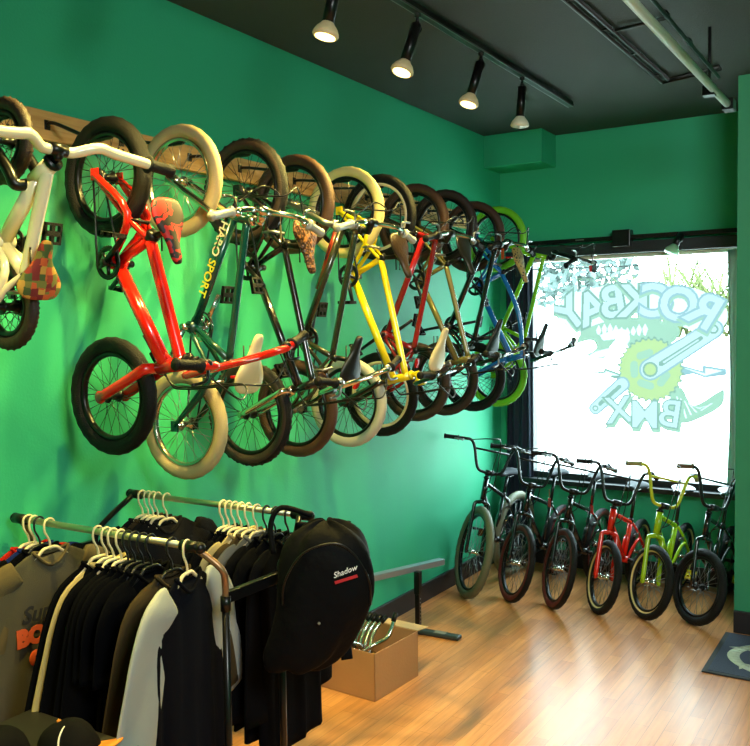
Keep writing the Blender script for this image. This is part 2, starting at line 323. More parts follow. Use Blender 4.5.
# ------------------------------------------------------------------ outdoors beyond the window
q=MB(); q.box((-30,D_WALL+.3,-.25),(30,60,-.12)); struct(q.build('street_ground',mat('pale_concrete_outside',(190,190,184),.8,var=.1,vscale=1)))
def tree(name,c,hgt,n,spread,label,leafc,seed,palm=False):
    random.seed(seed); t=empty(name,c); tag(t,label,'tree')
    q=MB(); q.tube(smooth([(0,0,0),(.1,0,hgt*.4),(-.05,.1,hgt*.8)]),.07,8); 
    for k in range(0 if palm else 7):
        a=random.uniform(0,2*PI); q.tube([( 0,0,hgt*.45),(math.cos(a)*spread*.5,math.sin(a)*spread*.4,hgt*random.uniform(.8,1.1))],[.06,.02],6)
    q.build('trunk',mat('bark',(190,184,172),.9),t)
    q=MB()
    for k in range(n):
        if palm:
            a=random.uniform(0,2*PI); e=random.uniform(.75,1.5); L=spread*random.uniform(.7,1.2); o=V((random.uniform(-.9,.9),0,.02)); pts=[]
            for j in range(6):
                s=j/5; pts.append(o+V((math.cos(a)*math.cos(e)*L*s,math.sin(a)*math.cos(e)*L*s,math.sin(e)*L*s-.35*L*s*s)))
            q.tube(pts,[.02,.03,.03,.022,.014,.004],4,flat=.2)
        else:
            r=spread*random.random()**.5; a=random.uniform(0,2*PI); z=hgt+random.uniform(-1,1)*spread*.6; p=V((r*math.cos(a),r*math.sin(a)*.7,z)); s=random.uniform(.06,.13)
            d1=V((random.uniform(-1,1),random.uniform(-1,1),random.uniform(-1,1))).normalized()*s; d2=d1.orthogonal().normalized()*s*.5
            q.add([p-d1,p+d2,p+d1,p-d2],[(0,1,2,3)])
    f=q.build('foliage',leafc,t); f['kind']='stuff'
tree('palm_tree',(.10,15.9,1.78),.1,150,2.6,'spiky leaved tree outside, filling the top right of the window',mat('olive_leaf',(84,90,58),.9,spec=0),3,True)
tree('leafy_tree',(-2.3,16,-.12),3.15,900,1.0,'leafy tree outside seen through the top left of the window',mat('green_leaf',(74,84,82),.9,spec=0),5)
# parked car-like blur is too washed out to read; low planter kerb across the street
q=MB(); q.box((-1.8,15.4,-.12),(1.4,16.5,1.76)); struct(q.build('street_wall',mat('whitewashed_wall',(240,240,236),.8)))
q=MB(); q.box((-8,14,-.12),(6,14.3,.1)); struct(q.build('street_kerb',mat('kerb',(150,158,150),.8)))

# ------------------------------------------------------------------ ceiling fittings
def track(name,a,b,label,w=.017):
    q=MB(); a=V(a);b=V(b); M_=frameM(a,b-a,(0,0,1).__class__((0,0,1))); L=(b-a).length; t=empty(name,a); tag(t,label,'track')
    R3=M_.to_3x3().to_4x4()
    q.box((0,-.018,-w),(L,w,-w+.034) if False else (L,.018,w),R3); o=q.build('channel',BMET,t,.002)
    q=MB(); q.box((0,-w,-.006),(L,-w-.004,.006),R3) if False else q.box((0,-.019,-.021),(L,-.010,-.015),R3); q.box((0,-.019,.015),(L,-.010,.021),R3); q.build('conductor_strip',STEEL,t); return t
track('track_rail',(.97,-1.4,3.545),(.99,5.95,3.545),'long black ceiling track holding the spotlights above the hanging bikes')
PARM=mat('par_bulb_glass',(238,228,200),.3); PARL=emis('lit_par_glass',(.62,.48,.26),.10); LIT=emis('lit_bulb_face',(1,.74,.26),5); UNLIT=mat('unlit_bulb_face',(235,230,210),.4)
def spot(mount,bulb,on,label,energy=70,rim=None):
    mount=V(mount); bulb=V(bulb); t=empty('spotlight',mount); tag(t,label,'spotlight',None)
    d=(bulb-mount-V((0,0,-.05))).normalized()
    q=MB(); q.cyl((0,0,.0),(0,0,-.03),.016); q.cyl((0,0,-.03),(0,0,-.055),.008); q.build('mount',BMET,t)
    neck=V((0,0,-.05)); e=bulb-mount; body0=neck+d*.02; L=(e-neck).length
    q=MB(); q.tube([neck,body0],.012,8); q.cyl(body0,neck+d*(L-.04),.026); q.tube(smooth([neck+V((0,.02,0)),neck+V((0,.034,-.03)),body0+d*.05+V((0,.026,0))]),.004,6); q.build('lamp_body',BMET,t)
    R_=[]; ax=d; s=ax.orthogonal().normalized(); b=ax.cross(s)
    q=MB()
    for z_,r_ in ((-.045,.024),(-.034,.032),(-.018,.046),(0,.055),(.010,.057),(.018,.052)):
        R_.append([e+ax*z_+(s*math.cos(2*PI*k/24)+b*math.sin(2*PI*k/24))*r_ for k in range(24)])
    q.rings(R_); q.build('bulb',PARL if on else PARM,t)
    q=MB(); q.cyl(e+ax*.0182,e+ax*.020,.044,24); q.build('bulb_face',LIT if on else UNLIT,t)
    if on:
        l=bpy.data.lights.new('spot_light','SPOT'); l.energy=energy; l.color=LAMP; l.spot_size=math.radians(118); l.spot_blend=.85; l.shadow_soft_size=.022
        lo=bpy.data.objects.new('bulb_light',l); COL.objects.link(lo); lo.parent=t; lo.location=e+ax*.03; lo.rotation_euler=d.to_track_quat('-Z','Y').to_euler()
EN=185
spot((.972,.35,3.54),(.90,.28,3.24),True,'lit spotlight on the track nearest the shop interior, left of all hanging bikes',EN)
spot((.975,1.15,3.54),(.91,1.1,3.24),True,'lit spotlight on the track above the white bike',EN)
spot((.975,2.15,3.54),(.92,2.12,3.24),True,'lit spotlight on the track above the dark teal bike, outside the picture',EN)
spot((.978,3.10,3.54),(.94,3.06,3.245),True,'lit spotlight nearest the camera in the visible row',EN)
spot((.98,3.78,3.54),(.94,3.70,3.25),True,'lit spotlight, second from the near end of the visible track',EN)
spot((.983,4.50,3.54),(.94,4.43,3.25),True,'lit spotlight, third along the track and next to the unlit one',EN*.8)
spot((.986,5.08,3.54),(.97,5.08,3.25),False,'unlit spotlight pointing straight down near the far end of the track')
# conduit loops and the hanging rod
q=MB()
A_=[(1.60,2.6,3.562),(1.66,5.9,3.562),(2.04,5.72,3.562)]
for off in (0,.05):
    q.tube([(1.55+off,1.0,3.558),(1.645+off,5.80-off,3.558),(2.02,5.70-off,3.558)],.011,8)
for k in range(9): q.cyl((1.565+.01*k,1.6+k*.5,3.558),(1.625+.01*k,1.6+k*.5,3.558),.007,6)
tag(q.build('ceiling_conduit',BMET),'pair of thin black conduits running along the dark ceiling and turning a corner','conduit')
q=MB(); q.cyl((1.66,4.66,3.56),(1.95,4.62,3.56),.010,8); tag(q.build('conduit_branch',BMET),'short black conduit crossing between the double conduit and the metal rod','conduit')
hr=empty('hanging_rod',(2.07,1.2,3.25)); tag(hr,'long pale metal rod hung below the ceiling at upper right','rod')
q=MB(); q.cyl((0,-1.8,0),(.058,4.18,0),.021,12); q.build('rod',mat('pale_painted_steel',(205,210,192),.35),hr)
q=MB(); q.cyl((0,-1.8,.115),(.05,3.9,.10),.009,8)
for k in range(12): q.cyl((.01+.003*k,-1.2+k*.44,.112),(.01+.003*k,-1.15+k*.44,.112),.014,8)
q.build('guide_wire',BMET,hr)
for y_ in (-1.0,1.2,3.75):
    q=MB(); q.cyl((.03,y_,.01),(.03,y_,.33),.009,8); q.box((.0,y_-.03,-.03),(.06,y_+.03,.02)); q.build('hanger_bracket',BMET,hr)
q=MB(); q.box((.03,4.1,-.03),(.09,4.2,.03)); q.build('end_bracket',BMET,hr)
# track above window with one head
tr=empty('window_track_rail',(.5,6.90,2.70)); tag(tr,'black lighting track running above the window with a square junction box','track')
q=MB(); q.box((-.35,-.015,-.016),(1.57,.015,.016)); q.build('channel',BMET,tr,.002)
q=MB(); q.box((.50,-.03,-.07),(.64,.075,.06)); q.build('junction_box',BMET,tr,.004)
q=MB(); q.box((.2,-.02,-.004),(.27,-.016,.006)); q.build('strip_label',STEEL,tr)
t=empty('spotlight',(1.53,6.88,2.69)); tag(t,'unlit green tinted spotlight on the track above the window','spotlight')
q=MB(); q.cyl((0,0,0),(-.01,-.02,-.05),.022); q.cyl((0,-.02,0),(-.035,-.07,-.09),.026); q.build('lamp_body',BMET,t)
q=MB(); q.tube([(-.033,-.066,-.085),(-.05,-.085,-.125),(-.055,-.09,-.14)],[.028,.055,.055],18); q.build('bulb',mat('greenish_bulb',(150,200,160),.3),t)

# ------------------------------------------------------------------ wooden board
bd=empty('wall_board',(0,3.2,2.85)); tag(bd,'long bare pine board screwed to the green wall, carrying the bike hooks','board')
q=MB(); q.box((.001,-4.8,-.062),(.036,3.28,.058)); q.build('plank',PLY,bd,.003)
q=MB()
for k in range(14): q.cyl((.034,-4.5+.58*k,.03),(.038,-4.5+.58*k,.03),.006,8); q.cyl((.034,-4.5+.58*k,-.035),(.038,-4.5+.58*k,-.035),.006,8)
q.build('screws',BMET,bd)

# ------------------------------------------------------------------ bicycles
def xz(a,h): return V((a,0,h))
def wheel(root,name,hub,R,tw,M_,tirem,rimm,hubm,spokem=None,knob=False,wall=None,reflector=None,pegs=False):
    """M_ maps wheel coordinates (x,z in the plane, y axle) to the bike."""
    ri=R-tw
    q=MB(); n=56
    sec=[(-.014,-.004),(-.014,-.016),(-.006,-.022),(.006,-.022),(.014,-.016),(.014,-.004)]
    RR=[[M_@V(((ri+d)*math.cos(a),y,(ri+d)*math.sin(a))) for y,d in sec] for a in (2*PI*k/n for k in range(n))]
    q.rings(RR,'loop'); w=q.build('wheel',rimm,root)
    q=MB(); m=12; nn=108 if knob else n; RR=[]
    for k in range(nn):
        a=2*PI*k/nn; r_=[]
        for j in range(m):
            b=2*PI*j/m; kx=1.0
            if knob and math.cos(b)>.2 : kx=1.0+(.13 if (k//2+j)%2==0 and k%2 else -.06)
            elif math.cos(b)>.3: kx=1.0+(.05 if k%2 else -.02)
            rad=ri+tw/2-.004+math.cos(b)*(tw/2+.003)*kx; r_.append(M_@V((rad*math.cos(a),math.sin(b)*tw*.5*kx,rad*math.sin(a))))
        RR.append(r_)
    q.rings(RR,'loop')
    m_wall_thin=wall is T_CRM
    if wall:
        q.bm.faces.ensure_lookup_table()
        for i,f in enumerate(q.bm.faces):
            if i%m in ((4,7) if m_wall_thin else (2,3,4,7,8,9)): f.material_index=1
    q.build('tire',[tirem,wall] if wall else tirem,w)
    q=MB(); q.tube([M_@V((0,y,0)) for y in (-.055,-.045,-.044,-.028,-.027,-.018,.018,.027,.028,.044,.045,.055)],[.008,.008,.012,.012,.026,.014,.014,.026,.012,.012,.008,.008],14)
    if pegs: 
        for s_ in (-1,1): q.tube([M_@V((0,s_*.062,0)),M_@V((0,s_*.15,0))],.018,12)
    q.build('hub',hubm,w)
    q=MB()
    for k in range(32):
        s_=1 if k%2 else -1; a=2*PI*k/32; b=a+(.5 if (k//2)%2 else -.5)
        q.tube([M_@V((.024*math.cos(b),s_*.027,.024*math.sin(b))),M_@V(((ri-.018)*math.cos(a),s_*.004,(ri-.018)*math.sin(a)))],.0014,4)
    q.build('spokes',spokem or BMET,w)
    if reflector:
        q=MB(); c=M_@V((0,0,0)); a=reflector[1]; rc=ri*.6
        P0=M_@V((rc*math.cos(a),0,rc*math.sin(a))); X=(M_@V((math.cos(a),0,math.sin(a)))-c); Y=M_@V((0,1,0))-c
        q.box((-.03,-.008,-.018),(.03,.008,.018),frameM(P0,X,X.cross(Y))); q.build('wheel_reflector',reflector[0],w,.004)
    return w
def saddle_mesh(M_,L=.255,W=.165,fat=.05):
    q=MB(); R_=[]; n=18
    for i in range(15):
        s=i/14; x=-L/2+L*s      # s=0 rear
        w_=W/2*(.70+.30*math.sin(min(1,s/.22)*PI/2)) if s<.22 else W/2*(.32+.68*(math.cos(min(1,(s-.22)/.55)*PI)*.5+.5))
        if s>.9: w_*=1-.55*((s-.9)/.1)
        if s<.05: w_*=.85
        th=fat*(.55+.45*math.sin(min(1,(s+.03)/.3)*PI/2))*(1-.3*s); z=.018*(1-s)**2+.012*s*s
        R_.append([M_@V((x,w_*math.cos(a),z+th*.5*math.sin(a)*(1 if math.sin(a)>0 else .8))) for a in (2*PI*k/n for k in range(n))])
    q.rings(R_); return q
def bike(name,label,P,loc,rot,group=None):
    """Local axes: x forward from rear to front hub, y left, z up from the ground; P in metres."""
    root=empty(name,loc,rot); tag(root,label,'bike',group)
    WB=P['wb'];R=P.get('R',.25);Rr=P.get('Rr',R);X=-WB/2
    def pt(a,h,y=0): return V((X+a,y,R+h))
    bb=P.get('bb',(.36,.04)); sc=P.get('sc',(.26,.22)); hl=P.get('hl',(WB-.12,.27)); hh=P.get('hh',(WB-.15,.38)); tr_=P.get('t',.017)
    fm=P['frame']; fk=P.get('fork',fm); am=P.get('accent',BMET)
    BB=pt(*bb);SC=pt(*sc);HL=pt(*hl);HH=pt(*hh); RH=pt(0,Rr-R) if False else pt(0,0); FH=pt(WB,0)
    ax=(HH-HL).normalized(); fwd=V((0,1,0)).cross(ax); fwd=fwd if fwd.x>0 else -fwd
    st=Matrix.Translation(HL)@Matrix.Rotation(P.get('steer',0),4,ax)@Matrix.Translation(-HL)
    # frame
    q=MB(); 
    arch=P.get('arch',0); tt0=SC+(HH-SC)*.0; tt1=HL+(HH-HL)*.82; 
    q.tube(smooth([tt0,(tt0+tt1)/2+V((0,0,arch)),tt1],5),tr_*.92,12)
    q.tube([BB,HL+(HH-HL)*.2],tr_*1.08,12); q.tube([BB-V((0,0,0)),SC+(SC-BB).normalized()*.02],tr_*.85,12)
    q.tube([HL-ax*.01,HH+ax*.008],tr_*1.15,14)
    q.cyl(BB+V((0,.034,0)),BB-V((0,.034,0)),.024)
    for s_ in (-1,1):
        q.tube(smooth([BB+V((-.02,s_*.022,0)),BB+V((-.09,s_*.05,0))*.5+(RH+V((.16,s_*.05,0)))*.5,RH+V((0,s_*.060,0))],4),tr_*.6,8)
        q.tube(smooth([SC+V((0,s_*.014,0)),SC*.6+RH*.4+V((0,s_*.046,0)),RH+V((0,s_*.060,0))],4),tr_*.5,8)
        q.box((-.026,-.003,-.02),(.02,.003,.02),Matrix.Translation(RH+V((0,s_*.060,0))))
    if P.get('gusset'): q.tube([HL*.5+HH*.5+(BB-HL)*.02,HL+(BB-HL)*.22],tr_*.5,8)
    fr=q.build('frame',fm,root)
    if 'tag2' in P:
        q=MB(); q.tube([HL+(BB-HL)*.05,HL+(BB-HL)*.55],tr_*1.11,12); q.build('painted_band',P['tag2'],fr)
    # decal lettering on the down tube and seat tube
    for (txt,a,b,f0_,sz,tm,side,flip) in P.get('text',[]):
        d={'down':(HL,BB),'top':(SC,tt1),'seat':(SC,BB)}[a]; A0,B0=(d if not flip else d[::-1]); c=A0+(B0-A0)*f0_
        xd=(B0-A0).normalized(); yd=V((0,side,0)).cross(xd)
        nr=V((0,side,0)); Mt=frameM(c+nr*(tr_*1.10+.0008),xd,yd)
        text_mesh(txt,sz,Mt,'decal_lettering',tm,fr,.0004,bold=.001)
    # fork
    q=MB(); crown=HL-ax*.03
    q.cyl(HL-ax*.012,crown-ax*.008,.022)
    FHs=FH
    for s_ in (-1,1):
        q.tube([st@v for v in smooth([crown+V((0,s_*.01,0)),crown+V((0,s_*.052,0))-ax*.012,crown*.75+FHs*.25+V((0,s_*.058,0)),FHs+V((0,s_*.060,0))],4)],tr_*.82,10)
        q.tube([st@(FHs+V((0,s_*.056,0))),st@(FHs+V((0,s_*.068,0)))],tr_*1.0,10)
    q.build('fork',fk,root)
    tm_=P['tire']; rm=P.get('rim',BMET); hm=P.get('hub',BMET)
    w=P.get('tw',.05)
    wheel(root,'front',FH,R,w,st@Matrix.Translation(FH),tm_,rm,hm,P.get('spokes'),P.get('knob'),P.get('wall'),P.get('refl'))
    wheel(root,'rear',RH,R,w,Matrix.Translation(RH)@Matrix.Rotation(.3,4,'Y'),P.get('tire2',tm_),P.get('rim2',rm),hm,P.get('spokes'),P.get('knob'),P.get('wall'),None,P.get('pegs'))
    # headset + stem
    q=MB(); q.tube([HH+ax*.006,HH+ax*.02],tr_*1.3,12); q.tube([HH+ax*.02,HH+ax*P.get('sh',.06)],.014,10)
    CL=HH+ax*P.get('sh',.06)+fwd*P.get('reach',.045)
    q.tube([st@(HH+ax*(P.get('sh',.06)-.012)),st@CL],.018,10); q.tube([st@(CL+V((0,-.03,0))),st@(CL+V((0,.03,0)))],.021,12)
    q.build('stem',P.get('stem',BMET),root)
    # handlebar
    hw=P.get('hw',.34); ri_=P.get('rise',.2); bw=P.get('back',.06); tws=Matrix.Rotation(P.get('twist',0),4,ax); br=P.get('br',.0115)
    def B(y,u,f): return st@(CL+tws@(V((0,y,0))+ax*u+fwd*f))
    half=[(0,0,0),(.045,0,0),(.10,.12*ri_,0),(.145,.75*ri_,-.01),(.175,.97*ri_,-.016),(.22,ri_,-.02),(hw,ri_-.012,-bw)]
    if ri_<.1: half=[(0,0,0),(.06,0,0),(.13,ri_,0),(.2,ri_,-.01),(hw,ri_-.005,-bw)]
    pts=[B(-y,u,f) for y,u,f in half[::-1]]+[B(y,u,f) for y,u,f in half[1:]]
    q=MB(); q.tube(smooth(pts,5),br,10)
    if ri_>=.12 and P.get('cross',True): q.tube([B(-.148,.74*ri_,-.008),B(.148,.74*ri_,-.008)],.008,8)
    hb=q.build('handlebar',P.get('bar',BMET),root)
    gl=.105
    for s_ in (-1,1):
        y1,u1,f1=half[-1]; y0_,u0_,f0__=half[-2]; e=V((y1-y0_,u1-u0_,f1-f0__)); Ln=e.length; e/=Ln
        g0=(y1-e.x*gl,u1-e.y*gl,f1-e.z*gl)
        q=MB(); P0=B(s_*g0[0],g0[1],g0[2]); P1=B(s_*(y1+.006),u1,f1)
        k_=[P0+(P1-P0)*t for t in (0,.03,.06,.1,.9,.94,1)]; q.tube(k_,[k_r*max(1,br/.0115*.85) for k_r in (.021,.024,.017,.016,.016,.020,.019)],12)
        q.build('grip',P.get('grip',RUB),hb)
        if P.get('levers',True):
            q=MB(); c0=B(s_*(g0[0]-.03),g0[1]-.0,g0[2]); 
            q.sph(c0,.018); q.tube(smooth([c0,B(s_*(g0[0]-.02),g0[1]-.01,g0[2]+.05),B(s_*(g0[0]+.05),g0[1]-.012,g0[2]+.055)],4),.0055,8); q.build('brake_lever',P.get('lever',STEEL),hb)
    # cables
    q=MB(); ck_=P.get('ck',.55 if abs(rot[1])>1 or abs(rot[0])>1 else 1)
    for s_,k in ((-1,.11),(1,.07)):
        q.tube(smooth([B(s_*(hw-.14),ri_-.01,.02),B(s_*.10,ri_*.9+k*.4*ck_,(.10+k)*ck_),B(0,ri_*.5+k*ck_,.13*ck_),B(-s_*.02,-.08,.09*ck_),st@(CL-ax*.16+fwd*.01),BB*.3+HL*.7+V((0,-s_*.025,0))],6),.0035,6)
    if not P.get('nocable'): q.build('brake_cable',P.get('cable',BMET),root)
    # brake caliper at the rear stays
    q=MB(); c=SC*.45+RH*.55+V((0,0,.03)); c=RH+(SC-RH)*((Rr+.012)/(SC-RH).length) if (SC-RH).length>Rr else c
    for s_ in (-1,1): q.tube(smooth([c+V((0,s_*.045,-.03)),c+V((0,s_*.035,.02)),c+V((.01,0,.05))],4),.007,8); q.box((-.02,-.006,-.008),(.02,.006,.008),Matrix.Translation(c+V((0,s_*.022,-.03))))
    q.build('brake_caliper',P.get('lever',STEEL),root)
    # seat post + saddle
    sd=P.get('saddle',(.2,.36)); SP=pt(*sd); q=MB(); q.tube([SC,SC+(SC-BB).normalized()*.03],tr_*1.05,12); q.tube([SC+(SC-BB).normalized()*.01,SP+V((0,0,-.02))],.0125,10)
    for s_ in (-1,1): q.tube([SP+V((-.07,s_*.02,-.02)),SP+V((.07,s_*.02,-.018))],.0035,6)
    q.build('seat_post',P.get('post',BMET),root)
    tl=P.get('stilt',.32)
    sq=saddle_mesh(Matrix.Translation(SP)@Matrix.Rotation(-tl,4,'Y'),P.get('sl',.255),P.get('sw',.178)); so=sq.build('saddle',P['smat'],root,subd=1)
    if P.get('label_s'): so['label']=P['label_s']
    # crankset
    ca=P.get('crank',.6); cl=P.get('cl',.155); cr=P.get('cr',.062); ys=-.045
    q=MB(); n=32; RR=[]
    for k in range(n*2):
        a=2*PI*k/(n*2); ro=cr+(.005 if k%2 else 0); RR.append([BB+V((r_*math.cos(a),y,r_*math.sin(a))) for r_,y in ((cr*.72,ys-.002),(ro,ys-.002),(ro,ys+.002),(cr*.72,ys+.002))])
    q.rings(RR,'loop')
    for k in range(5):
        a=2*PI*k/5; q.tube([BB+V((.012*math.cos(a),ys,.012*math.sin(a))),BB+V((cr*.78*math.cos(a),ys,cr*.78*math.sin(a)))],.007,6)
    q.build('chainring',P.get('ringm',BMET),root)
    q=MB(); r2=.026; d=(BB-RH); L=d.length; ang=math.atan2(d.z,d.x); n=14; path=[]
    for k in range(n+1): a=ang-PI/2+PI*k/n; path.append(BB+V((cr*math.cos(a),ys,cr*math.sin(a))))
    for k in range(n+1): a=ang+PI/2+PI*k/n; path.append(RH+V((r2*math.cos(a),ys,r2*math.sin(a))))
    q.tube(path,.0045,6,loop=True); q.tube([RH+V((0,ys-.005,0)),RH+V((0,ys+.006,0))],r2,16); q.build('chain',P.get('chainm',BMET),root)
    for s_ in (-1,1):
        a=ca+(PI if s_>0 else 0); e=BB+V((cl*math.cos(a),s_*.075,cl*math.sin(a)))
        q=MB(); q.tube([BB+V((0,s_*.06,0)),e],[.014,.011],10,flat=.8); q.cyl(BB+V((0,s_*.03,0)),BB+V((0,s_*.075,0)),.014); ck=q.build('crank_arm',P.get('crankm',BMET),root)
        q=MB(); pa=P.get('pa',.2+ .4*s_); Mp=Matrix.Translation(e+V((0,s_*.055,0)))@Matrix.Rotation(P.get('pa2',pa),4,'Y')@Matrix.Scale(.78,4)
        for a0,b0 in (((-.048,-.045,-.010),(-.036,.045,.010)),((.036,-.045,-.010),(.048,.045,.010)),((-.048,-.045,-.010),(.048,-.034,.010)),((-.048,.034,-.010),(.048,.045,.010)),((-.045,-.008,-.009),(.045,.008,.009)),((-.012,-.045,-.010),(.012,.045,.010))): q.box(a0,b0,Mp)
        q.build('pedal',P.get('pedal',RUB),ck)
    # extras
    if 'reflp' in P:   # red rear reflector on the seat post
        q=MB(); q.box((-.006,-.018,-.022),(.006,.018,.022),Matrix.Translation(SP+V((-.06,0,-.075)))); q.build('rear_reflector',P['reflp'],root,.004)
    if 'hang' in P:
        m_,y_=P['hang']; q=MB(); c=B(y_,.0,.02); dn=root.rotation_euler.to_matrix().inverted()@V((0,0,-1)); sx=root.rotation_euler.to_matrix().inverted()@V((.7,-.7,0))
        Mt=frameM(c+dn*.10,sx,dn); q.box((-.022,-.032,-.001),(.022,.032,.001),Mt); q.tube([c,c+dn*.07],.0012,4); q.build('price_tag',m_,root)
    if 'plate' in P:
        q=MB(); q.box((-.005,-.06,-.055),(.005,.06,.055),Matrix.Translation(CL+ax*.005+fwd*.06)@Matrix.Rotation(-.25,4,'Y')); 
        bmesh.ops.transform(q.bm,matrix=st,verts=q.bm.verts); q.build('number_plate',P['plate'],root,.012)
    return root
def paint(n,c,**k): return mat(n+'_bike_paint',c,.22,coat=.6,**k)
RED=paint('red',(214,26,12)); WHITE=paint('white',(236,226,190)); TEAL=paint('dark_teal',(8,62,52)); BLK=paint('black',(14,14,16)); DOL=paint('dark_olive',(38,40,26)); YEL=paint('yellow',(226,196,10))
CRIM=paint('crimson',(150,20,24)); OLV=paint('olive',(104,96,48)); BLU=paint('blue',(22,104,176)); LIME=paint('lime',(120,196,24)); BRN=paint('rust_brown',(112,34,16)); ORG=paint('bronze',(140,92,40))
T_BLK=RUB; T_BRN=mat('brown_rubber',(70,42,24),.6,bump=.4,bscale=200); T_TAN=mat('tan_rubber',(184,162,116),.6,bump=.3,bscale=200); T_CRM=mat('cream_rubber',(226,204,130),.55,bump=.2,bscale=200)
T_DBR=mat('dark_brown_rubber',(46,30,22),.6,bump=.4,bscale=200); T_LIM=mat('lime_rubber',(110,190,24),.5); T_GRY=mat('pale_grey_rubber',(178,172,152),.55); T_OLV=mat('grey_olive_rubber',(96,96,72),.6,bump=.3,bscale=200)
S_WHT=mat('cream_vinyl',(226,208,160),.4); S_BLK=mat('black_vinyl',(22,21,22),.4); S_BRN=mat('brown_leather',(46,29,18),.4,bump=.3,bscale=80)
S_CAM=ramp_mat('red_black_camouflage_vinyl','noise',11,[(.0,(30,12,12)),(.46,(196,16,14)),(.53,(34,14,12)),(.58,(190,16,16))],.55,bump=.0001)
MC['red_black_camouflage_vinyl'].node_tree.nodes['Color Ramp'].color_ramp.interpolation='CONSTANT'
S_LEO=ramp_mat('leopard_print_vinyl','voronoi',52,[(0,(24,18,14)),(.35,(190,150,84)),(.8,(30,22,16))],.4)
S_TOOL=ramp_mat('tooled_brown_leather','voronoi',60,[(0,(120,78,44)),(.3,(60,36,22)),(.65,(138,92,54))],.35,bump=.6)
S_PAT=ramp_mat('patchwork_cloth','cells',42,[(0,(150,50,30)),(.3,(120,120,50)),(.42,(196,150,60)),(.5,(120,34,30)),(.6,(70,90,40)),(.72,(200,90,40))],.8,(1,1,1))
SILG=mat('silver_grey_grip',(170,170,158),.4); REDR=mat('red_reflector',(205,20,22),.2); TAGM=mat('manila_tag',(196,168,110),.7); CHRI=mat('chrome_rim',(200,196,186),.22,1); BRNG=mat('brown_grip',(96,72,44),.6)
GLD=paint('bronze_gold',(150,116,60))
RU=(0,PI/2,0)
FU=Matrix(((0,0,1),(0,-1,0),(1,0,0))).to_euler()   # x->+z, y->-y, z->+x
TXD=mat('dark_lettering',(24,20,18),.5); TXY=mat('yellow_lettering',(205,200,40),.5); TXW=mat('pale_lettering',(214,214,190),.5)
SX=.383
def hang(name,label,y,kind,R,ztop,zbot,P,hx=SX):
    zt=ztop-R; zb=zbot+R; P=dict(P); P['wb']=zt-zb; P['R']=R
    loc=(hx-R,y,(zt+zb)/2)
    b=bike(name,label,P,loc,RU if kind=='RU' else FU,'bikes hanging on the wall')
    # hook on the board
    z=zt+R-P.get('tw',.05)-.028; hk=empty('bike_hook',(.036,y+.0,2.85)); tag(hk,'black hook on the pine board holding up the %s'%P['short'],'hook','hooks on the pine board')
    q=MB(); q.box((0,-.014,-.02),(.005,.014,.02)); q.build('base_plate',BMET,hk,.002)
    q=MB(); q.tube(smooth([(.004,0,0),(.05,0,0),(hx-.11,0,z-2.85+.005),(hx-.036,0,z-2.85),(hx-.012,0,z-2.85+.0),(hx+.0,0,z-2.85+.006)],5),.008,8); q.build('hook_arm',BMET,hk)
    return b
def wbd(**k): return k
# common frame geometries for the hanging bikes (a = from rear hub, h = above hub line)
def geo(WB,k=1.0): return dict(bb=(.35*k,.045),sc=(.265*k,.225),hl=(WB-.125,.275),hh=(WB-.155,.395),saddle=(.22*k,.355))
hang('kids_bike','white small bike with patchwork saddle at the left end of the wall row',1.85,'FU',.146,2.79,1.945,dict(bb=(.22,-.02),sc=(.10,.09),hl=(.41,.16),hh=(.45,.235),saddle=(.12,.165),sw=.17,sl=.2,nocable=True,t=.024,arch=.0,tw=.042,
  frame=WHITE,fork=BMET,bar=WHITE,stem=BMET,tire=T_DBR,knob=True,smat=S_PAT,hw=.44,rise=.045,back=.03,sh=.05,reach=.02,levers=False,br=.018,crank=1.2,cl=.09,cr=.045,short='white bike',text=[('BMX KIDS','down',None,.45,.035,TXD,1,False)] and [] ,label_s='patchwork cloth saddle'),hx=.47)
hang('kids_bike','red bike with black tires and a red camouflage saddle on the wall',2.36,'RU',.234,2.838,1.518,dict(bb=(.335,.045),sc=(.25,.225),hl=(.735,.27),hh=(.715,.395),saddle=(.235,.325),stilt=.25,pa2=PI/2+.2,sw=.165,tw=.056,t=.0255,br=.0145,
  frame=RED,fork=RED,bar=RED,tire=T_BLK,smat=S_CAM,hw=.35,rise=.25,back=.05,twist=.12,crank=2.2,short='red bike',stem=BLK,levers=True,lever=BMET,grip=RUB,label_s='red and black camouflage saddle',arch=0,gusset=True))
hang('cruiser_bike','dark teal bike with tan tires, chrome rims and a cream saddle on the wall',2.75,'FU',.24,2.882,1.362,dict(bb=(.42,.07),sc=(.28,.26),hl=(.87,.28),hh=(.845,.39),saddle=(.27,.375),tw=.054,t=.017,
  frame=TEAL,fork=CHR,bar=CHR,stem=CHR,tire=T_TAN,rim=CHRI,hub=CHR,spokes=STEEL,smat=S_WHT,hw=.34,rise=.05,back=.05,lever=CHR,grip=SILG,crank=.5,crankm=CHR,ringm=CHR,reflp=REDR,short='dark teal bike with tan tires',hang=(TAGM,-.1),
  text=[('HARO','down',None,.20,.054,TXW,1,False),('SPORT','down',None,.55,.056,TXY,1,False)]))
hang('bmx_bike','black bike with a knobby upper tire and tooled brown saddle on the wall',3.18,'RU',.25,2.90,1.36,dict(geo(1.04),frame=BLK,bar=CHR,tire=T_BLK,wall=T_DBR,knob=True,smat=S_TOOL,fork=CHR,hw=.33,rise=.20,back=.05,twist=.1,crank=.9,short='black bike with brown saddle',tw=.052,lever=STEEL,saddle=(.275,.345),stilt=.2,label_s='tooled brown leather saddle'))
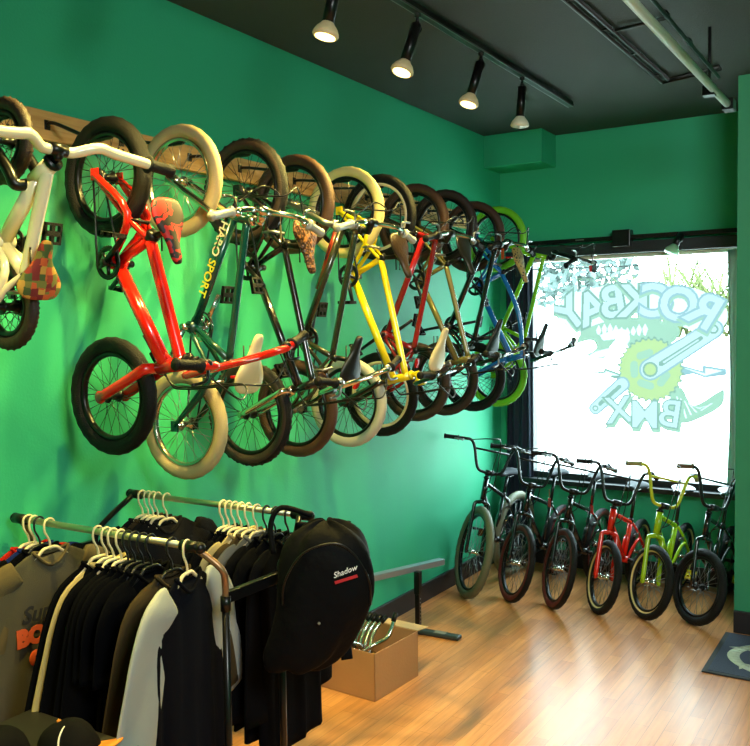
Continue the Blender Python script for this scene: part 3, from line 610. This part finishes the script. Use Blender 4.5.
hang('bmx_bike','dark olive and rust brown bike with brown tires on the wall',3.55,'FU',.25,2.885,1.355,dict(geo(1.03),frame=DOL,tag2=BRN,fork=STEEL,bar=CHR,tire=T_BRN,smat=S_BLK,hw=.34,rise=.05,back=.05,crank=.2,short='olive and rust brown bike',grip=SILG,saddle=(.25,.34),hub=STEEL,tw=.052))
hang('bmx_bike','yellow bike with cream tires and a brown saddle on the wall',4.02,'RU',.25,2.895,1.35,dict(geo(1.045),frame=YEL,fork=BLK,stem=YEL,bar=BLK,tire=T_GRY,tire2=T_CRM,smat=S_BRN,hw=.33,rise=.20,back=.04,twist=.1,saddle=(.26,.35),pa2=PI/2,crank=.3,short='yellow bike',tw=.052,t=.019,refl=(REDR,2.6),text=[('LOS','down',None,.2,.05,TXD,-1,True)] and [],levers=False))
hang('bmx_bike','crimson bike with white rims and a cream saddle on the wall',4.37,'FU',.25,2.905,1.37,dict(geo(1.035),frame=CRIM,fork=BLK,bar=CHR,tire=T_BLK,rim=S_WHT,smat=S_WHT,hw=.34,rise=.05,back=.05,crank=1.0,short='crimson bike',saddle=(.27,.385),tw=.05))
hang('bmx_bike','olive gold bike with brown tires and a black saddle on the wall',4.78,'RU',.25,2.905,1.42,dict(geo(.985),frame=OLV,bar=BLK,tire=T_DBR,tire2=T_BRN,smat=S_BLK,fork=STEEL,hw=.33,rise=.20,back=.05,twist=.1,crank=.4,short='olive gold bike',refl=(REDR,3.0),tw=.052))
hang('bmx_bike','plain black bike with dark tires between the olive gold and blue ones',5.18,'FU',.25,2.92,1.42,dict(geo(1.0),frame=BLK,bar=CHR,tire=T_DBR,smat=S_BLK,hw=.34,rise=.05,back=.05,crank=1.4,short='plain black bike',saddle=(.27,.36),tw=.052,hang=(mat('orange_tag',(220,90,20),.6),.1)))
hang('bmx_bike','blue bike with a leopard print saddle on the wall',5.62,'RU',.25,2.895,1.41,dict(geo(.985),frame=BLU,bar=BLK,tire=T_BLK,tire2=T_BRN,smat=S_LEO,hw=.33,rise=.20,back=.05,twist=.1,crank=.8,short='blue bike',tw=.05,arch=.05,reflp=REDR,label_s='leopard print saddle'))
hang('bmx_bike','lime green bike with lime green tires at the far end of the wall row',6.03,'FU',.245,2.905,1.41,dict(geo(1.005),frame=LIME,bar=BMET,tire=T_LIM,smat=S_BLK,hw=.30,rise=.22,back=.07,crank=1.1,short='lime green bike',saddle=(.26,.345),lever=STEEL,t=.016,tw=.046))
# ------------------------------------------------------------------ bikes standing below the window
def stand(name,label,x,y,R,beta,steer,WB,P):
    P=dict(P); P['R']=R; P['wb']=WB; P['steer']=steer
    # forward vector = -(sin b, cos b)
    fx,fy=-math.sin(beta),-math.cos(beta); ang=math.atan2(fy,fx)
    c=V((x,y,0))-V((fx,fy,0))*WB/2
    return bike(name,label,P,(c.x,c.y,.0),(-.085,0,ang),'bikes standing under the window')
def fgeo(WB,R,hl,hh,sad,rise,hw,**k):
    d=dict(bb=(.335,.02),sc=(.245,hl-R-.04),hl=(WB-.115,hl-R),hh=(WB-.15,hh-R),saddle=(.20,sad-R),rise=rise,hw=hw,sh=.05,reach=.04,back=.10,stilt=0); d.update(k); return d
G_S=mat('grey_white_vinyl',(52,56,64),.7,spec=.2)
stand('bmx_bike','large black bike with grey olive tires, leftmost under the window',.24,5.82,.345,.06,.82,.70,fgeo(.70,.345,.73,.87,.86,.22,.36,frame=BLK,tire=T_OLV,tire2=T_OLV,smat=G_S,tw=.058,spokes=STEEL,refl=(BLK,1.4),hub=CHR))
stand('bmx_bike','black bike with dark red sidewalls, second from the left under the window',.56,5.885,.288,.05,.82,.82,fgeo(.82,.288,.66,.79,.86,.24,.33,frame=BLK,tire=RUB,wall=mat('dark_red_rubber',(92,24,20),.5),smat=G_S,tw=.05,spokes=STEEL,hub=CHR,hang=(REDR,.13)))
stand('bmx_bike','black bike with dark red sidewalls standing just left of the red bike',.88,5.89,.289,.05,.72,.82,fgeo(.82,.289,.64,.77,.85,.23,.32,frame=BLK,tire=RUB,wall=MC['dark_red_rubber'],smat=G_S,tw=.05,spokes=STEEL,hub=CHR,hang=(REDR,.13)))
stand('bmx_bike','red bike with cream-walled tires standing under the window',1.185,5.935,.26,.05,.72,.80,fgeo(.80,.26,.58,.71,.80,.25,.30,frame=RED,fork=RED,tire=RUB,wall=T_CRM,smat=G_S,tw=.05,t=.02,spokes=STEEL,hub=CHR,levers=False))
stand('bmx_bike','lime yellow bike with cream walled tires standing under the window',1.49,5.985,.257,.07,.86,.80,fgeo(.80,.257,.58,.71,.79,.25,.28,frame=mat('lime_yellow_bike_paint',(158,196,20),.25,coat=.5),fork=MC['lime_yellow_bike_paint'],bar=mat('yellow_bar_paint',(196,196,30),.3),grip=mat('khaki_grip',(150,140,84),.6),tire=RUB,wall=T_CRM,smat=S_BLK,tw=.05,t=.02,spokes=STEEL,hub=CHR,levers=False,pedal=YEL))
stand('bmx_bike','black bike with plain black tires standing right of the lime yellow one',1.80,6.036,.257,.08,.94,.80,fgeo(.80,.257,.59,.72,.79,.24,.26,frame=BLK,tire=RUB,smat=S_BLK,tw=.052,spokes=STEEL,hub=BMET,levers=False,pedal=YEL,grip=BRNG))
# ------------------------------------------------------------------ clothes rack
ZR=1.28; R1Y=2.13; R2Y=2.715
gr=empty('garment_rack',(.6,2.42,0)); tag(gr,'double rail clothes rack with chromed rails and black end posts','clothes rack')
def rk(name,build,m,bev=0):
    q=MB(); build(q); bmesh.ops.translate(q.bm,verts=q.bm.verts,vec=-gr.location); return q.build(name,m,gr,bev)
RAILM=mat('chromed_rail',(190,196,170),.42,1)
for yy,x0,x1 in ((R1Y,.08,1.035),(R2Y,.085,1.06)):
    rk('rail',lambda q:q.cyl((x0+.05,yy,ZR),(x1-.03,yy,ZR),.0125,14),RAILM)
    for a,b in ((x0-.01,x0+.06),(x1-.07,x1+.01)): rk('end_cap',lambda q:(q.cyl((a,yy,ZR),(b,yy,ZR),.020,14),q.sph((b if b>.6 else a,yy,ZR),.0205)),BMET)
for X_ in (.11,1.10):
    s_=1 if X_>.5 else -1
    for yy,py in ((R1Y,2.19),(R2Y,2.49)):
        xe=1.02 if X_>.5 else .10
        rk('post',lambda q:q.cyl((X_,py,.06),(X_,py,1.10),.013,12),BMET)
        rk('curved_arm',lambda q:q.tube(smooth([(X_,py,1.07),(X_,py,1.15),(X_+.0,py+(yy-py)*.35,1.21),(xe,yy,ZR)],6),.012,10),mat('rubbed_copper_tube',(150,116,84),.35,.7) if yy==R1Y else BMET)
        rk('post_collar',lambda q:q.cyl((X_,py,1.06),(X_,py,1.11),.018,12),BMET)
    rk('crossbar',lambda q:q.box((X_-.012,2.19,1.085),(X_+.012,2.49,1.125)),BMET,.003)
    rk('foot',lambda q:q.box((X_-.02,2.0,.045),(X_+.02,2.86,.08)),BMET,.004)
    for yy in (2.03,2.83):
        rk('caster',lambda q:(q.cyl((X_-.012,yy,.024),(X_+.012,yy,.024),.024,14),q.box((X_-.016,yy-.008,.03),(X_+.016,yy+.008,.05))),RUB)
rk('base_bar',lambda q:q.cyl((.11,2.34,.065),(1.10,2.34,.065),.012,10),BMET)
# hangers and shirts
H_W=mat('cream_plastic_hanger',(232,214,168),.35); H_K=mat('black_plastic_hanger',(18,18,18),.35); H_Y=mat('pale_yellow_hanger',(214,196,110),.4)
hcount=0
def hanger(x,yy,m,label,lean=0,group='hangers on the clothes rack',w=.16):
    t=empty('clothes_hanger',(x,yy,ZR)); tag(t,label,'hanger',group); t.rotation_euler=(0,0,lean)
    q=MB(); r=.0225; pts=[(0,-r*math.sin(a),r*math.cos(a)-.0) for a in [PI*(-.55+1.15*k/10) for k in range(11)]][::-1]
    # hook passes over the rail, then runs down to the neck
    hook=[(0,r*math.cos(a),r*math.sin(a)-.003) for a in [PI*(-.15+1.15*k/10) for k in range(11)]]
    hook+=[(0,-.021,-.03),(0,-.006,-.055),(0,0,-.075),(0,0,-.10)]
    q.tube(smooth(hook,2),.0042,8); q.build('hook',m,t)
    q=MB(); q.tube(smooth([(0,-w,-.18),(0,-w*.8,-.158),(0,-w*.35,-.115),(0,-.03,-.095),(0,0,-.092),(0,.03,-.095),(0,w*.35,-.115),(0,w*.8,-.158),(0,w,-.18)],4),.0065,8)
    q.tube([(0,-w,-.18),(0,w,-.18)],.0055,8); q.build('shoulder_bar',m,t); return t
def cloth(name,rgb,rough=.9): return mat(name,rgb,rough,bump=.35,bscale=400,spec=.06,var=.08)
def shirt(x,yy,m,label,sleeve='short',sm=None,hem=.62,w=.20,th=.014,seed=0,lean=0,cat='shirt',name='t_shirt',group=None,collar=None,prints=None,cut=0,sp=.01,sf=1.0):
    rnd=random.Random(seed); t=empty(name,(x,yy,ZR-.10)); tag(t,label,cat,group); t.rotation_euler=(0,0,lean)
    ph=[rnd.uniform(0,6) for _ in range(4)]
    q=MB(); n=48; R_=[]; rows=26
    zs=[0,.004,.012,.025,.045,.07,.10]+[.10+(hem-.10)*k/(rows-7) for k in range(1,rows-6)]
    for i,zz in enumerate(zs):
        hwid=.075+(w-.075)*min(1,(zz/.09))**.75 if zz<.09 else w-.010*math.sin((zz-.09)/hem*PI)+(.012+sp*.6)*((zz-.1)/hem)
        thk=.006+(th-.006)*min(1,zz/.12); amp=.003+.007*min(1,zz/hem)
        ring=[]
        for k in range(n):
            a=2*PI*k/n; y=hwid*math.sin(a); c=math.cos(a); fold=amp*(math.sin(y*55+ph[0]+zz*2)+.6*math.sin(y*95+ph[1]-zz*3)+.4*math.sin(zz*16+ph[2]+y*8))*.5
            sg=1 if c>=0 else -1
            xx=sg*thk*abs(c)**.45+fold*min(1,abs(c)*2.2)
            drop=0
            if zz<.05:   # neckline dips at the front
                drop=-(.055 if sg>0 else .018)*max(0,1-(y/.075)**2)*(1-zz/.05)
            ring.append(V((xx,y,-zz+drop+.004*math.sin(y*30+ph[3])*(zz/hem))))
        R_.append(ring)
    q.rings(R_); q.build('body',m,t)
    if sleeve:
        L={'short':.20,'long':.52,'three':.36}[sleeve]
        for s_ in (-1,1):
            q=MB(); R_=[]; m_=16
            P_=smooth([(0,s_*(w-.09),-.055),(0,s_*(w-.035),-.085),(0,s_*(w+sp*.15),-.14),(0,s_*(w+sp*.6),-.14-L*.5),(0,s_*(w+sp),-.14-L)],4)
            for i,c in enumerate(P_):
                s=i/(len(P_)-1); hw_=sf*(.045+.038*min(1,s*1.6)); hx=.010+.005*math.sin(3*s+ph[0])
                tg=(P_[min(i+1,len(P_)-1)]-P_[max(i-1,0)]).normalized(); sd=V((1,0,0)).cross(tg).normalized()
                R_.append([c+V((1,0,0))*(hx*math.copysign(abs(math.cos(2*PI*k/m_))**.6,math.cos(2*PI*k/m_))+.006*math.sin(7*s+2.2*math.sin(2*PI*k/m_)))+sd*(hw_*math.sin(2*PI*k/m_)) for k in range(m_)])
            q.rings(R_); q.build('sleeve',sm or m,t)
    q=MB(); P_=[]
    for k in range(20):
        a=2*PI*k/20; y=.078*math.sin(a); c=math.cos(a); P_.append((.012*c+.004,y,.006-(.060 if c>0 else .016)*abs(c)**1.0*max(0,1-(y/.09)**2)))
    q.tube(P_,.0065,6,loop=True); q.build('collar',collar or sm or m,t)
    if prints: prints(t,w,th)
    return t
C_BLK=cloth('black_cotton',(5,6,9)); C_NVY=cloth('dark_navy_cotton',(8,10,18)); C_GRY=cloth('heather_grey_cotton',(84,80,64)); C_SLV=cloth('warm_grey_cotton',(100,88,60)); C_WHT=cloth('off_white_cotton',(158,162,158)); C_OLV=cloth('olive_brown_cotton',(62,52,34)); C_RED=cloth('red_cotton',(170,34,22)); C_BLU=cloth('blue_cotton',(24,40,96)); C_CHR=cloth('charcoal_cotton',(26,25,23)); C_CRM=cloth('cream_cotton',(170,154,108)); C_LG=cloth('light_grey_cotton',(120,118,104))
def sun_print(t,w,th):
    # dark script word over an orange block and a small orange spot
    Mt=frameM((th+.012,-.085,-.22),(0,1,0),(0,0,1)); text_mesh('Sun',.085,Mt,'print_lettering',mat('dark_print',(26,26,28),.8),t,.001,shear=.3,bold=.002)
    OR=mat('orange_print',(206,82,30),.8)
    Mt=frameM((th+.012,-.085,-.30),(0,1,0),(.0,0.15,1)); text_mesh('BOB',.085,Mt,'print_block_lettering',OR,t,.001,bold=.006)
    q=MB(); q.sph((th+.008,-.09,-.385),(.006,.028,.032)); q.build('print_spot',OR,t)
items=[ # x, colour, label, kwargs, hanger material
 (.150,C_RED,'red shirt at the far left end of the front rail',dict(sleeve='short'),H_W),
 (.185,C_BLU,'blue shirt behind the grey printed T-shirt on the front rail',dict(sleeve='short',w=.225),H_W),
 (.215,C_BLK,'black shirt squeezed between the blue shirt and the grey printed T-shirt',dict(sleeve='short',w=.22),H_K),
 (.275,C_GRY,'grey T-shirt with dark script and an orange print, on the front rail',dict(sleeve='short',sm=C_SLV,prints=sun_print,w=.235,sp=.05),H_W),
 (.545,C_BLK,'black shirt first right of the gap beside the grey printed T-shirt',dict(w=.14,sp=.12,sleeve='three',hem=.66),H_W),
 (.590,C_BLK,'black shirt with long tan sleeves on the front rail',dict(sleeve='three',sm=C_CRM,w=.145,sp=.115,hem=.66),H_W),
 (.625,C_BLK,'black shirt with a thin white sleeve seam hanging behind the wide black shirts',dict(sleeve='three',w=.15,sp=.10),H_W),
 (.665,C_BLK,None,dict(sleeve='three',w=.16,sp=.08),H_W),(.70,C_BLK,None,dict(sleeve='three',w=.17,sp=.06),H_K),(.735,C_BLK,None,dict(w=.18),H_K),(.775,C_BLK,None,dict(w=.18),H_K),(.815,C_BLK,None,dict(w=.175),H_K),
 (.915,C_OLV,'olive brown shirt with long sleeves directly behind the white sleeved one',dict(sleeve='three',w=.15,sp=.09),H_K),
 (.985,C_NVY,'navy black shirt with long off-white sleeves, rightmost on the front rail',dict(sleeve='three',sm=C_WHT,w=.20,sp=.14,sf=1.3,collar=C_NVY,hem=.70),H_W)]
for i,(x,m,lb,kw,hm) in enumerate(items):
    ln=-.05+.1*((i*37)%10)/10
    if i==13: ln=.24
    kw.setdefault('sleeve','short')
    shirt(x,R1Y,m,lb or 'plain black T-shirt in the tight row in the middle of the front rail',seed=i+1,lean=ln,group=None if lb else 'plain black T-shirts on the front rail',**kw)
    hanger(x,R1Y,hm,('cream hanger' if hm is H_W else 'black hanger')+' holding the '+(lb.split(' on the')[0].split(', ')[0].split(' at the')[0][:60] if lb else 'plain black T-shirts on the front rail'),ln,group=None if lb else ('black' if hm is H_K else 'cream')+' hangers on the front rail')
def plain(x,yy,m): pass
items2=[(.150,C_CHR,'dark charcoal jacket hanging at the far left of the rear rail','charcoal jacket',H_W,dict(th=.022,sleeve='long')),(.185,C_OLV,'brown shirt beside the charcoal jackets on the rear rail','brown shirt',H_W,dict()),
 (.215,C_CHR,'charcoal shirt third from the left on the rear rail','third charcoal shirt',H_W,dict()),(.245,C_CHR,'charcoal shirt fourth from the left on the rear rail','fourth charcoal shirt',H_W,dict()),
 (.30,C_CHR,'thick grey-brown jacket with its shoulder showing above the front rail','thick jacket above the front rail',H_W,dict(th=.03,w=.25,sleeve='long')),
 (.625,C_BLK,None,None,H_W,dict()),(.655,C_BLK,None,None,H_W,dict()),(.688,C_BLK,None,None,H_W,dict()),
 (.722,C_CRM,'cream shirt edge among the black shirts on the rear rail','cream shirt',H_W,dict()),(.760,C_OLV,'tan brown shirt left of the light grey one on the rear rail','tan brown shirt',H_W,dict()),
 (.805,C_LG,'light grey shirt on the right half of the rear rail','light grey shirt',H_W,dict(sm=C_LG)),(.855,C_BLK,'black shirt just right of the light grey shirt on the rear rail','black shirt next to the light grey one',H_K,dict(hem=.72,sleeve='long')),
 (.900,C_BLK,'long black hooded jacket, second from the right end of the rear rail','black hooded jacket',H_K,dict(hem=.76,th=.02,sleeve='long')),(.965,C_BLK,'long black jacket with a white zip, rightmost on the rear rail','black jacket with a white zip',H_K,dict(hem=.82,th=.022,sleeve='long'))]
def zip_print(t,w,th):
    q=MB(); q.tube([(th+.012,.03+.002*math.sin(k*3),-.25-.012*k) for k in range(24)],.0035,5); q.build('zip',mat('pale_zip',(190,190,190),.4),t)
items2[-1][5]['prints']=zip_print
for i,(x,m,lb,sh,hm,kw) in enumerate(items2):
    ln=-.05+.1*((i*53)%10)/10; kw.setdefault('sleeve','short')
    nm='jacket' if lb and 'jacket' in lb else 't_shirt'
    shirt(x,R2Y,m,lb or 'plain black T-shirt on the rear rail left of the cream edge',seed=i+40,lean=ln,name=nm,cat='jacket' if nm=='jacket' else 'shirt',group=None if lb else 'plain black T-shirts on the rear rail',**kw)
    hanger(x,R2Y,hm,('cream hanger' if hm is H_W else 'black hanger')+' holding the '+(sh+' on the rear rail' if lb else 'plain black T-shirts on the rear rail'),ln,group=None if lb else 'cream hangers on the rear rail')

# ------------------------------------------------------------------ backpack hanging from the rack end
bp=empty('backpack',(1.30,2.50,.70)); tag(bp,'bulky black backpack with a small script logo, hung on the clothes rack end','backpack'); bp.rotation_euler=(0,.0,.62)
BPM=mat('black_nylon',(5,6,8),.75,bump=.9,bscale=14,spec=.1)
q=MB(); R_=[]; n=40
prof=[(0,.05,.06,-.10),(.02,.08,.075,-.09),(.08,.115,.095,-.065),(.16,.15,.11,-.04),(.26,.178,.125,-.015),(.36,.188,.13,0),(.46,.186,.13,0),(.54,.172,.12,0),(.60,.14,.10,.0),(.635,.095,.07,.0),(.655,.05,.03,.0),(.66,.01,.01,0)]
for z,a_,b_,ox in [(z*.80+.10,a*.90+(.05 if z<.1 else .02 if z<.2 else 0)*(1 if z>0 else .6),b*.9,ox*1.3) for z,a,b,ox in prof]:
    R_.append([V((ox+a_*math.copysign(abs(math.cos(t))**.8,math.cos(t))*(1+.05*math.sin(5*t+9*z)+.02*math.sin(13*t+25*z)),b_*math.copysign(abs(math.sin(t))**.8,math.sin(t))*(1+.05*math.sin(4*t+14*z)),z+.010*math.sin(6*t)+.006*math.sin(11*t+20*z))) for t in (2*PI*k/n for k in range(n))])
q.rings(R_); q.build('bag_body',BPM,bp,subd=1)
q=MB(); q.tube(smooth([(-.155,-.065,.34),(-.145,-.085,.44),(-.08,-.10,.54),(.03,-.10,.57),(.10,-.09,.52),(.145,-.075,.43),(.15,-.06,.34)],5),.004,6); q.build('zip',BMET,bp)
for s_ in (-.09,.07):
    q=MB(); q.tube(smooth([(s_,.10,.60),(s_-.01,.16,.5),(s_-.02,.175,.3),(s_,.12,.08)],6),.022,8,flat=.3); q.build('shoulder_strap',BPM,bp)
q=MB(); q.tube(smooth([(-.05,.08,.63),(-.16,.09,.66),(-.20,.08,.60),(-.19,.06,.5)],5),.010,8); q.build('haul_loop',BPM,bp)
Mt=frameM((.06,-.125,.478),(1,.18,.30),(0,0,1)); text_mesh('Shadow',.027,Mt,'logo_lettering',mat('white_thread',(225,225,225),.6),bp,.001,shear=.35)
q=MB(); q.box((-.04,-.001,-.006),(.04,.001,.004),Matrix.Translation((.064,-.126,.453))@Matrix.Rotation(-.28,4,'Y')); q.build('logo_underline',mat('red_thread',(170,24,34),.6),bp)
q=MB(); q.sph((-.03,-.118,.30),.005); q.build('zip_pull',STEEL,bp)

# ------------------------------------------------------------------ cardboard box with tubes
CARD=mat('brown_cardboard',(176,128,80),.75,bump=.1,bscale=60,var=.08)
cb=empty('cardboard_box',(.43,4.12,0),(0,0,-.06)); tag(cb,'open brown cardboard box on the floor full of chromed tubes, beside the backpack','box')
hx,hy,hz=.20,.215,.262
q=MB()
for a,b in (((-hx,-hy,0),(hx,-hy+.005,hz)),((-hx,hy-.005,0),(hx,hy,hz)),((-hx,-hy,0),(-hx+.005,hy,hz)),((hx-.005,-hy,0),(hx,hy,hz)),((-hx,-hy,0),(hx,hy,.005))): q.box(a,b)
q.build('box_body',CARD,cb)
q=MB(); q.box((-hx,0,0),(hx,.12,.004),Matrix.Translation((0,hy,hz))@Matrix.Rotation(-.1,4,'X')); q.build('open_flap',mat('cardboard_edge',(198,160,108),.8),cb)
q=MB(); q.box((-.002,-.02,-.001),(.002,.02,.001)); q.bm.free()
def chrt(pts,label,r=.011,grp=None,nm='seat_post'):
    t=empty(nm,pts[0]); tag(t,label,'bicycle tube',grp); q=MB(); P_=[V(p)-V(pts[0]) for p in pts]; q.tube(smooth(P_,5),r,12); q.build('tube',CHR,t)
    q=MB(); d=(P_[-1]-P_[-2]).normalized(); q.cyl(P_[-1]-d*.05,P_[-1]+d*.001,r+.0025,12); q.build('dark_end',BMET,t); return t
for k in range(7):
    x=.30+.028*k; chrt([(x+.02,3.98+.012*k,.06),(x-.005,4.03+.01*k,.20),(x-.01,4.10+.01*k,.29),(x+.03,4.16+.01*k,.38-.004*k)],'bent chromed tube in the bunch leaning inside the cardboard box',.0105,'chromed tubes in the cardboard box')
for k in range(5):
    x=.33+.03*k; chrt([(x,4.26,.05),(x,4.12,.18),(x-.01,3.99,.255),(x-.03,3.93,.275)],'bent chromed tube in the bunch leaning inside the cardboard box',.0105,'chromed tubes in the cardboard box')
chrt([(.44,4.02,.19),(.50,4.08,.235),(.545,4.16,.27),(.56,4.22,.385)],'single chromed tube standing apart at the right side of the cardboard box',.012)
# ------------------------------------------------------------------ low grind rail
gl_=empty('grind_rail',(.29,4.95,0)); tag(gl_,'low flat-topped metal grind rail on black T feet along the left wall','grind rail')
q=MB(); a=V((.335,5.22,.42)); b=V((.06,4.46,.42)); d=(b-a).normalized(); Mx=frameM(a-gl_.location,d,V((0,0,1)).cross(d)); q.box((0,-.028,-.02),((b-a).length,.028,.02),Mx); q.build('rail',mat('grey_blue_painted_steel',(150,162,176),.28,.6),gl_,.004)
def leg(px,py,ex=0):
    c=V((px,py,0))-gl_.location
    q=MB(); q.box((-.016,-.016,.03),(.016,.016,.40),Matrix.Translation(c)); q.box((-.02,-.02,.26),(.02,.02,.41),Matrix.Translation(c)); l=q.build('leg',BMET,gl_,.003)
    q=MB()
    for k in range(7): q.cyl(c+V((.0165,0,.08+.025*k)),c+V((.018,0,.08+.025*k)),.005,8)
    q.build('adjustment_holes',STEEL,l)
    q=MB(); q.box((-.04,-.035,0),(.30 if ex==0 else .1,.035,.028),Matrix.Translation(c)@Matrix.Rotation(.05,4,'Z')); f=q.build('foot',mat('dark_foot_steel',(40,48,50),.45),gl_,.012)
    if ex==0:
        q=MB(); q.box((.12,-.025,.028),(.20,.025,.0295),Matrix.Translation(c)@Matrix.Rotation(.05,4,'Z')); q.build('foot_label',mat('grey_sticker',(110,112,108),.5),f)
leg(.295,4.95); leg(.12,4.58,1)
# ------------------------------------------------------------------ entrance mat
mt=empty('door_mat',(2.55,5.6,0)); tag(mt,'slate blue entrance mat with a pale claw emblem at the pillar','mat')
q=MB(); q.box((-.52,-.41,0),(.75,.34,.010)); q.build('mat_border',mat('black_mat_edge',(34,36,40),.7),mt,.003)
q=MB(); q.box((-.49,-.385,.010),(.72,.32,.013)); q.build('mat_carpet',mat('slate_blue_carpet',(62,72,94),.95,bump=.5,bscale=300),mt)
q=MB(); P_=[]; 
ca,cb_=.16,-.05
for k in range(24):
    a0=math.radians(95+170*k/24); a1=math.radians(95+170*(k+1)/24); w0=.07*math.sin(PI*min(1,(k+.3)/24)); w1=.07*math.sin(PI*min(1,(k+1)/24))
    w0,w1=max(w0,.002),max(w1,.002)
    P_.append([(ca+.60*math.cos(a0),cb_+.36*math.sin(a0)),(ca+(.60-w0)*math.cos(a0),cb_+(.36-w0)*math.sin(a0)),(ca+(.60-w1)*math.cos(a1),cb_+(.36-w1)*math.sin(a1)),(ca+.60*math.cos(a1),cb_+.36*math.sin(a1))])
for a_ in (150,205):
    a=math.radians(a_); P_.append([(ca+.55*math.cos(a),cb_+.31*math.sin(a)),(ca+.55*math.cos(a+.16),cb_+.31*math.sin(a+.16)),(ca+.45*math.cos(a+.28),cb_+.24*math.sin(a+.28))])
    P_.append([(ca+.59*math.cos(a+.1),cb_+.35*math.sin(a+.1)),(ca+.59*math.cos(a+.2),cb_+.35*math.sin(a+.2)),(ca+.635*math.cos(a+.24),cb_+.38*math.sin(a+.24))])
for p_ in P_:
    n=len(p_); lo=[V((x,y,.0132)) for x,y in p_]; hi=[V((x,y,.0142)) for x,y in p_]; q.add(lo+hi,[tuple(range(n)),tuple(range(n,2*n))]+[(i,(i+1)%n,n+(i+1)%n,n+i) for i in range(n)])
q.build('mat_emblem',mat('pale_emblem',(196,204,188),.9),mt)
# ------------------------------------------------------------------ caps on a low display box
db=empty('display_box',(.86,1.58,0)); tag(db,'dark wooden display box below the clothes rack carrying the caps','display box')
q=MB(); q.box((-.30,-.24,0),(.30,.24,.745)); q.build('box_body',mat('dark_wood',(20,15,11),.6),db,.006)
def capp(x,y,z,rot,label,m,brim,strip=None,tilt=0):
    t=empty('baseball_cap',(x,y,z),(0,tilt,rot)); tag(t,label,'cap')
    q=MB(); R_=[]
    for k in range(9):
        s=k/8; r=.092*math.cos(s*PI/2)**.7+.001; zz=.115*math.sin(s*PI/2); R_.append([V((r*math.cos(a)*1.06,r*math.sin(a)*.94,zz)) for a in (2*PI*j/28 for j in range(28))])
    q.rings(R_); q.build('crown',m,t)
    q=MB(); q.sph((0,0,.116),.007,8); q.build('button',brim,t)
    q=MB(); top=[];bot=[]
    for i in range(13):
        a=-1.15+2.3*i/12
        for j in range(5):
            s=j/4; r=.088+.075*s*math.cos(a*.9); top.append(V((r*math.cos(a)*1.08,r*math.sin(a)*.95,.012-.03*(a*a)*.35*s-.004*s)))
    vs=top+[v-V((0,0,.004)) for v in top]; N=len(top); fs=[]
    for i in range(12):
        for j in range(4):
            a=i*5+j; fs.append((a,a+1,a+6,a+5)); fs.append((N+a,N+a+5,N+a+6,N+a+1))
    for i in range(12): fs.append((i*5+4,N+i*5+4,N+i*5+9,i*5+9))
    for j in range(4): fs.append((j,N+j,N+j+1,j+1)); a=60+j; fs.append((a,a+1,N+a+1,N+a))
    q.add(vs,fs); q.build('brim',brim,t)
    if strip:
        q=MB(); q.tube([(.03+.0,-.092*math.cos(k/10*PI/2)**.7*.94-.001,.115*math.sin(k/10*PI/2)) for k in range(0,1)]+[(.045*1.0,(-.083+.0)*math.cos(s)**.8,.10*math.sin(s)+.004) for s in [PI*.02+k*.14 for k in range(10)]],.003,6); q.build('white_piping',strip,t)
        for k in range(4):
            q=MB(); q.cyl((.0+.008*k,-.091,.035),(.004+.008*k,-.086,.055),.0016,5); q.build('stitching',strip,t)
    return t
CAPB=cloth('black_cap_cloth',(17,17,18)); 
capp(.82,1.51,.745,-1.9,'black baseball cap at the bottom left corner, under the grey printed T-shirt',CAPB,CAPB)
capp(.965,1.655,.745,.15,'black baseball cap with white stitching and an orange brim on the display box',CAPB,mat('orange_cap_cloth',(214,130,40),.8),mat('white_stitch',(220,216,204),.6),tilt=-.38)
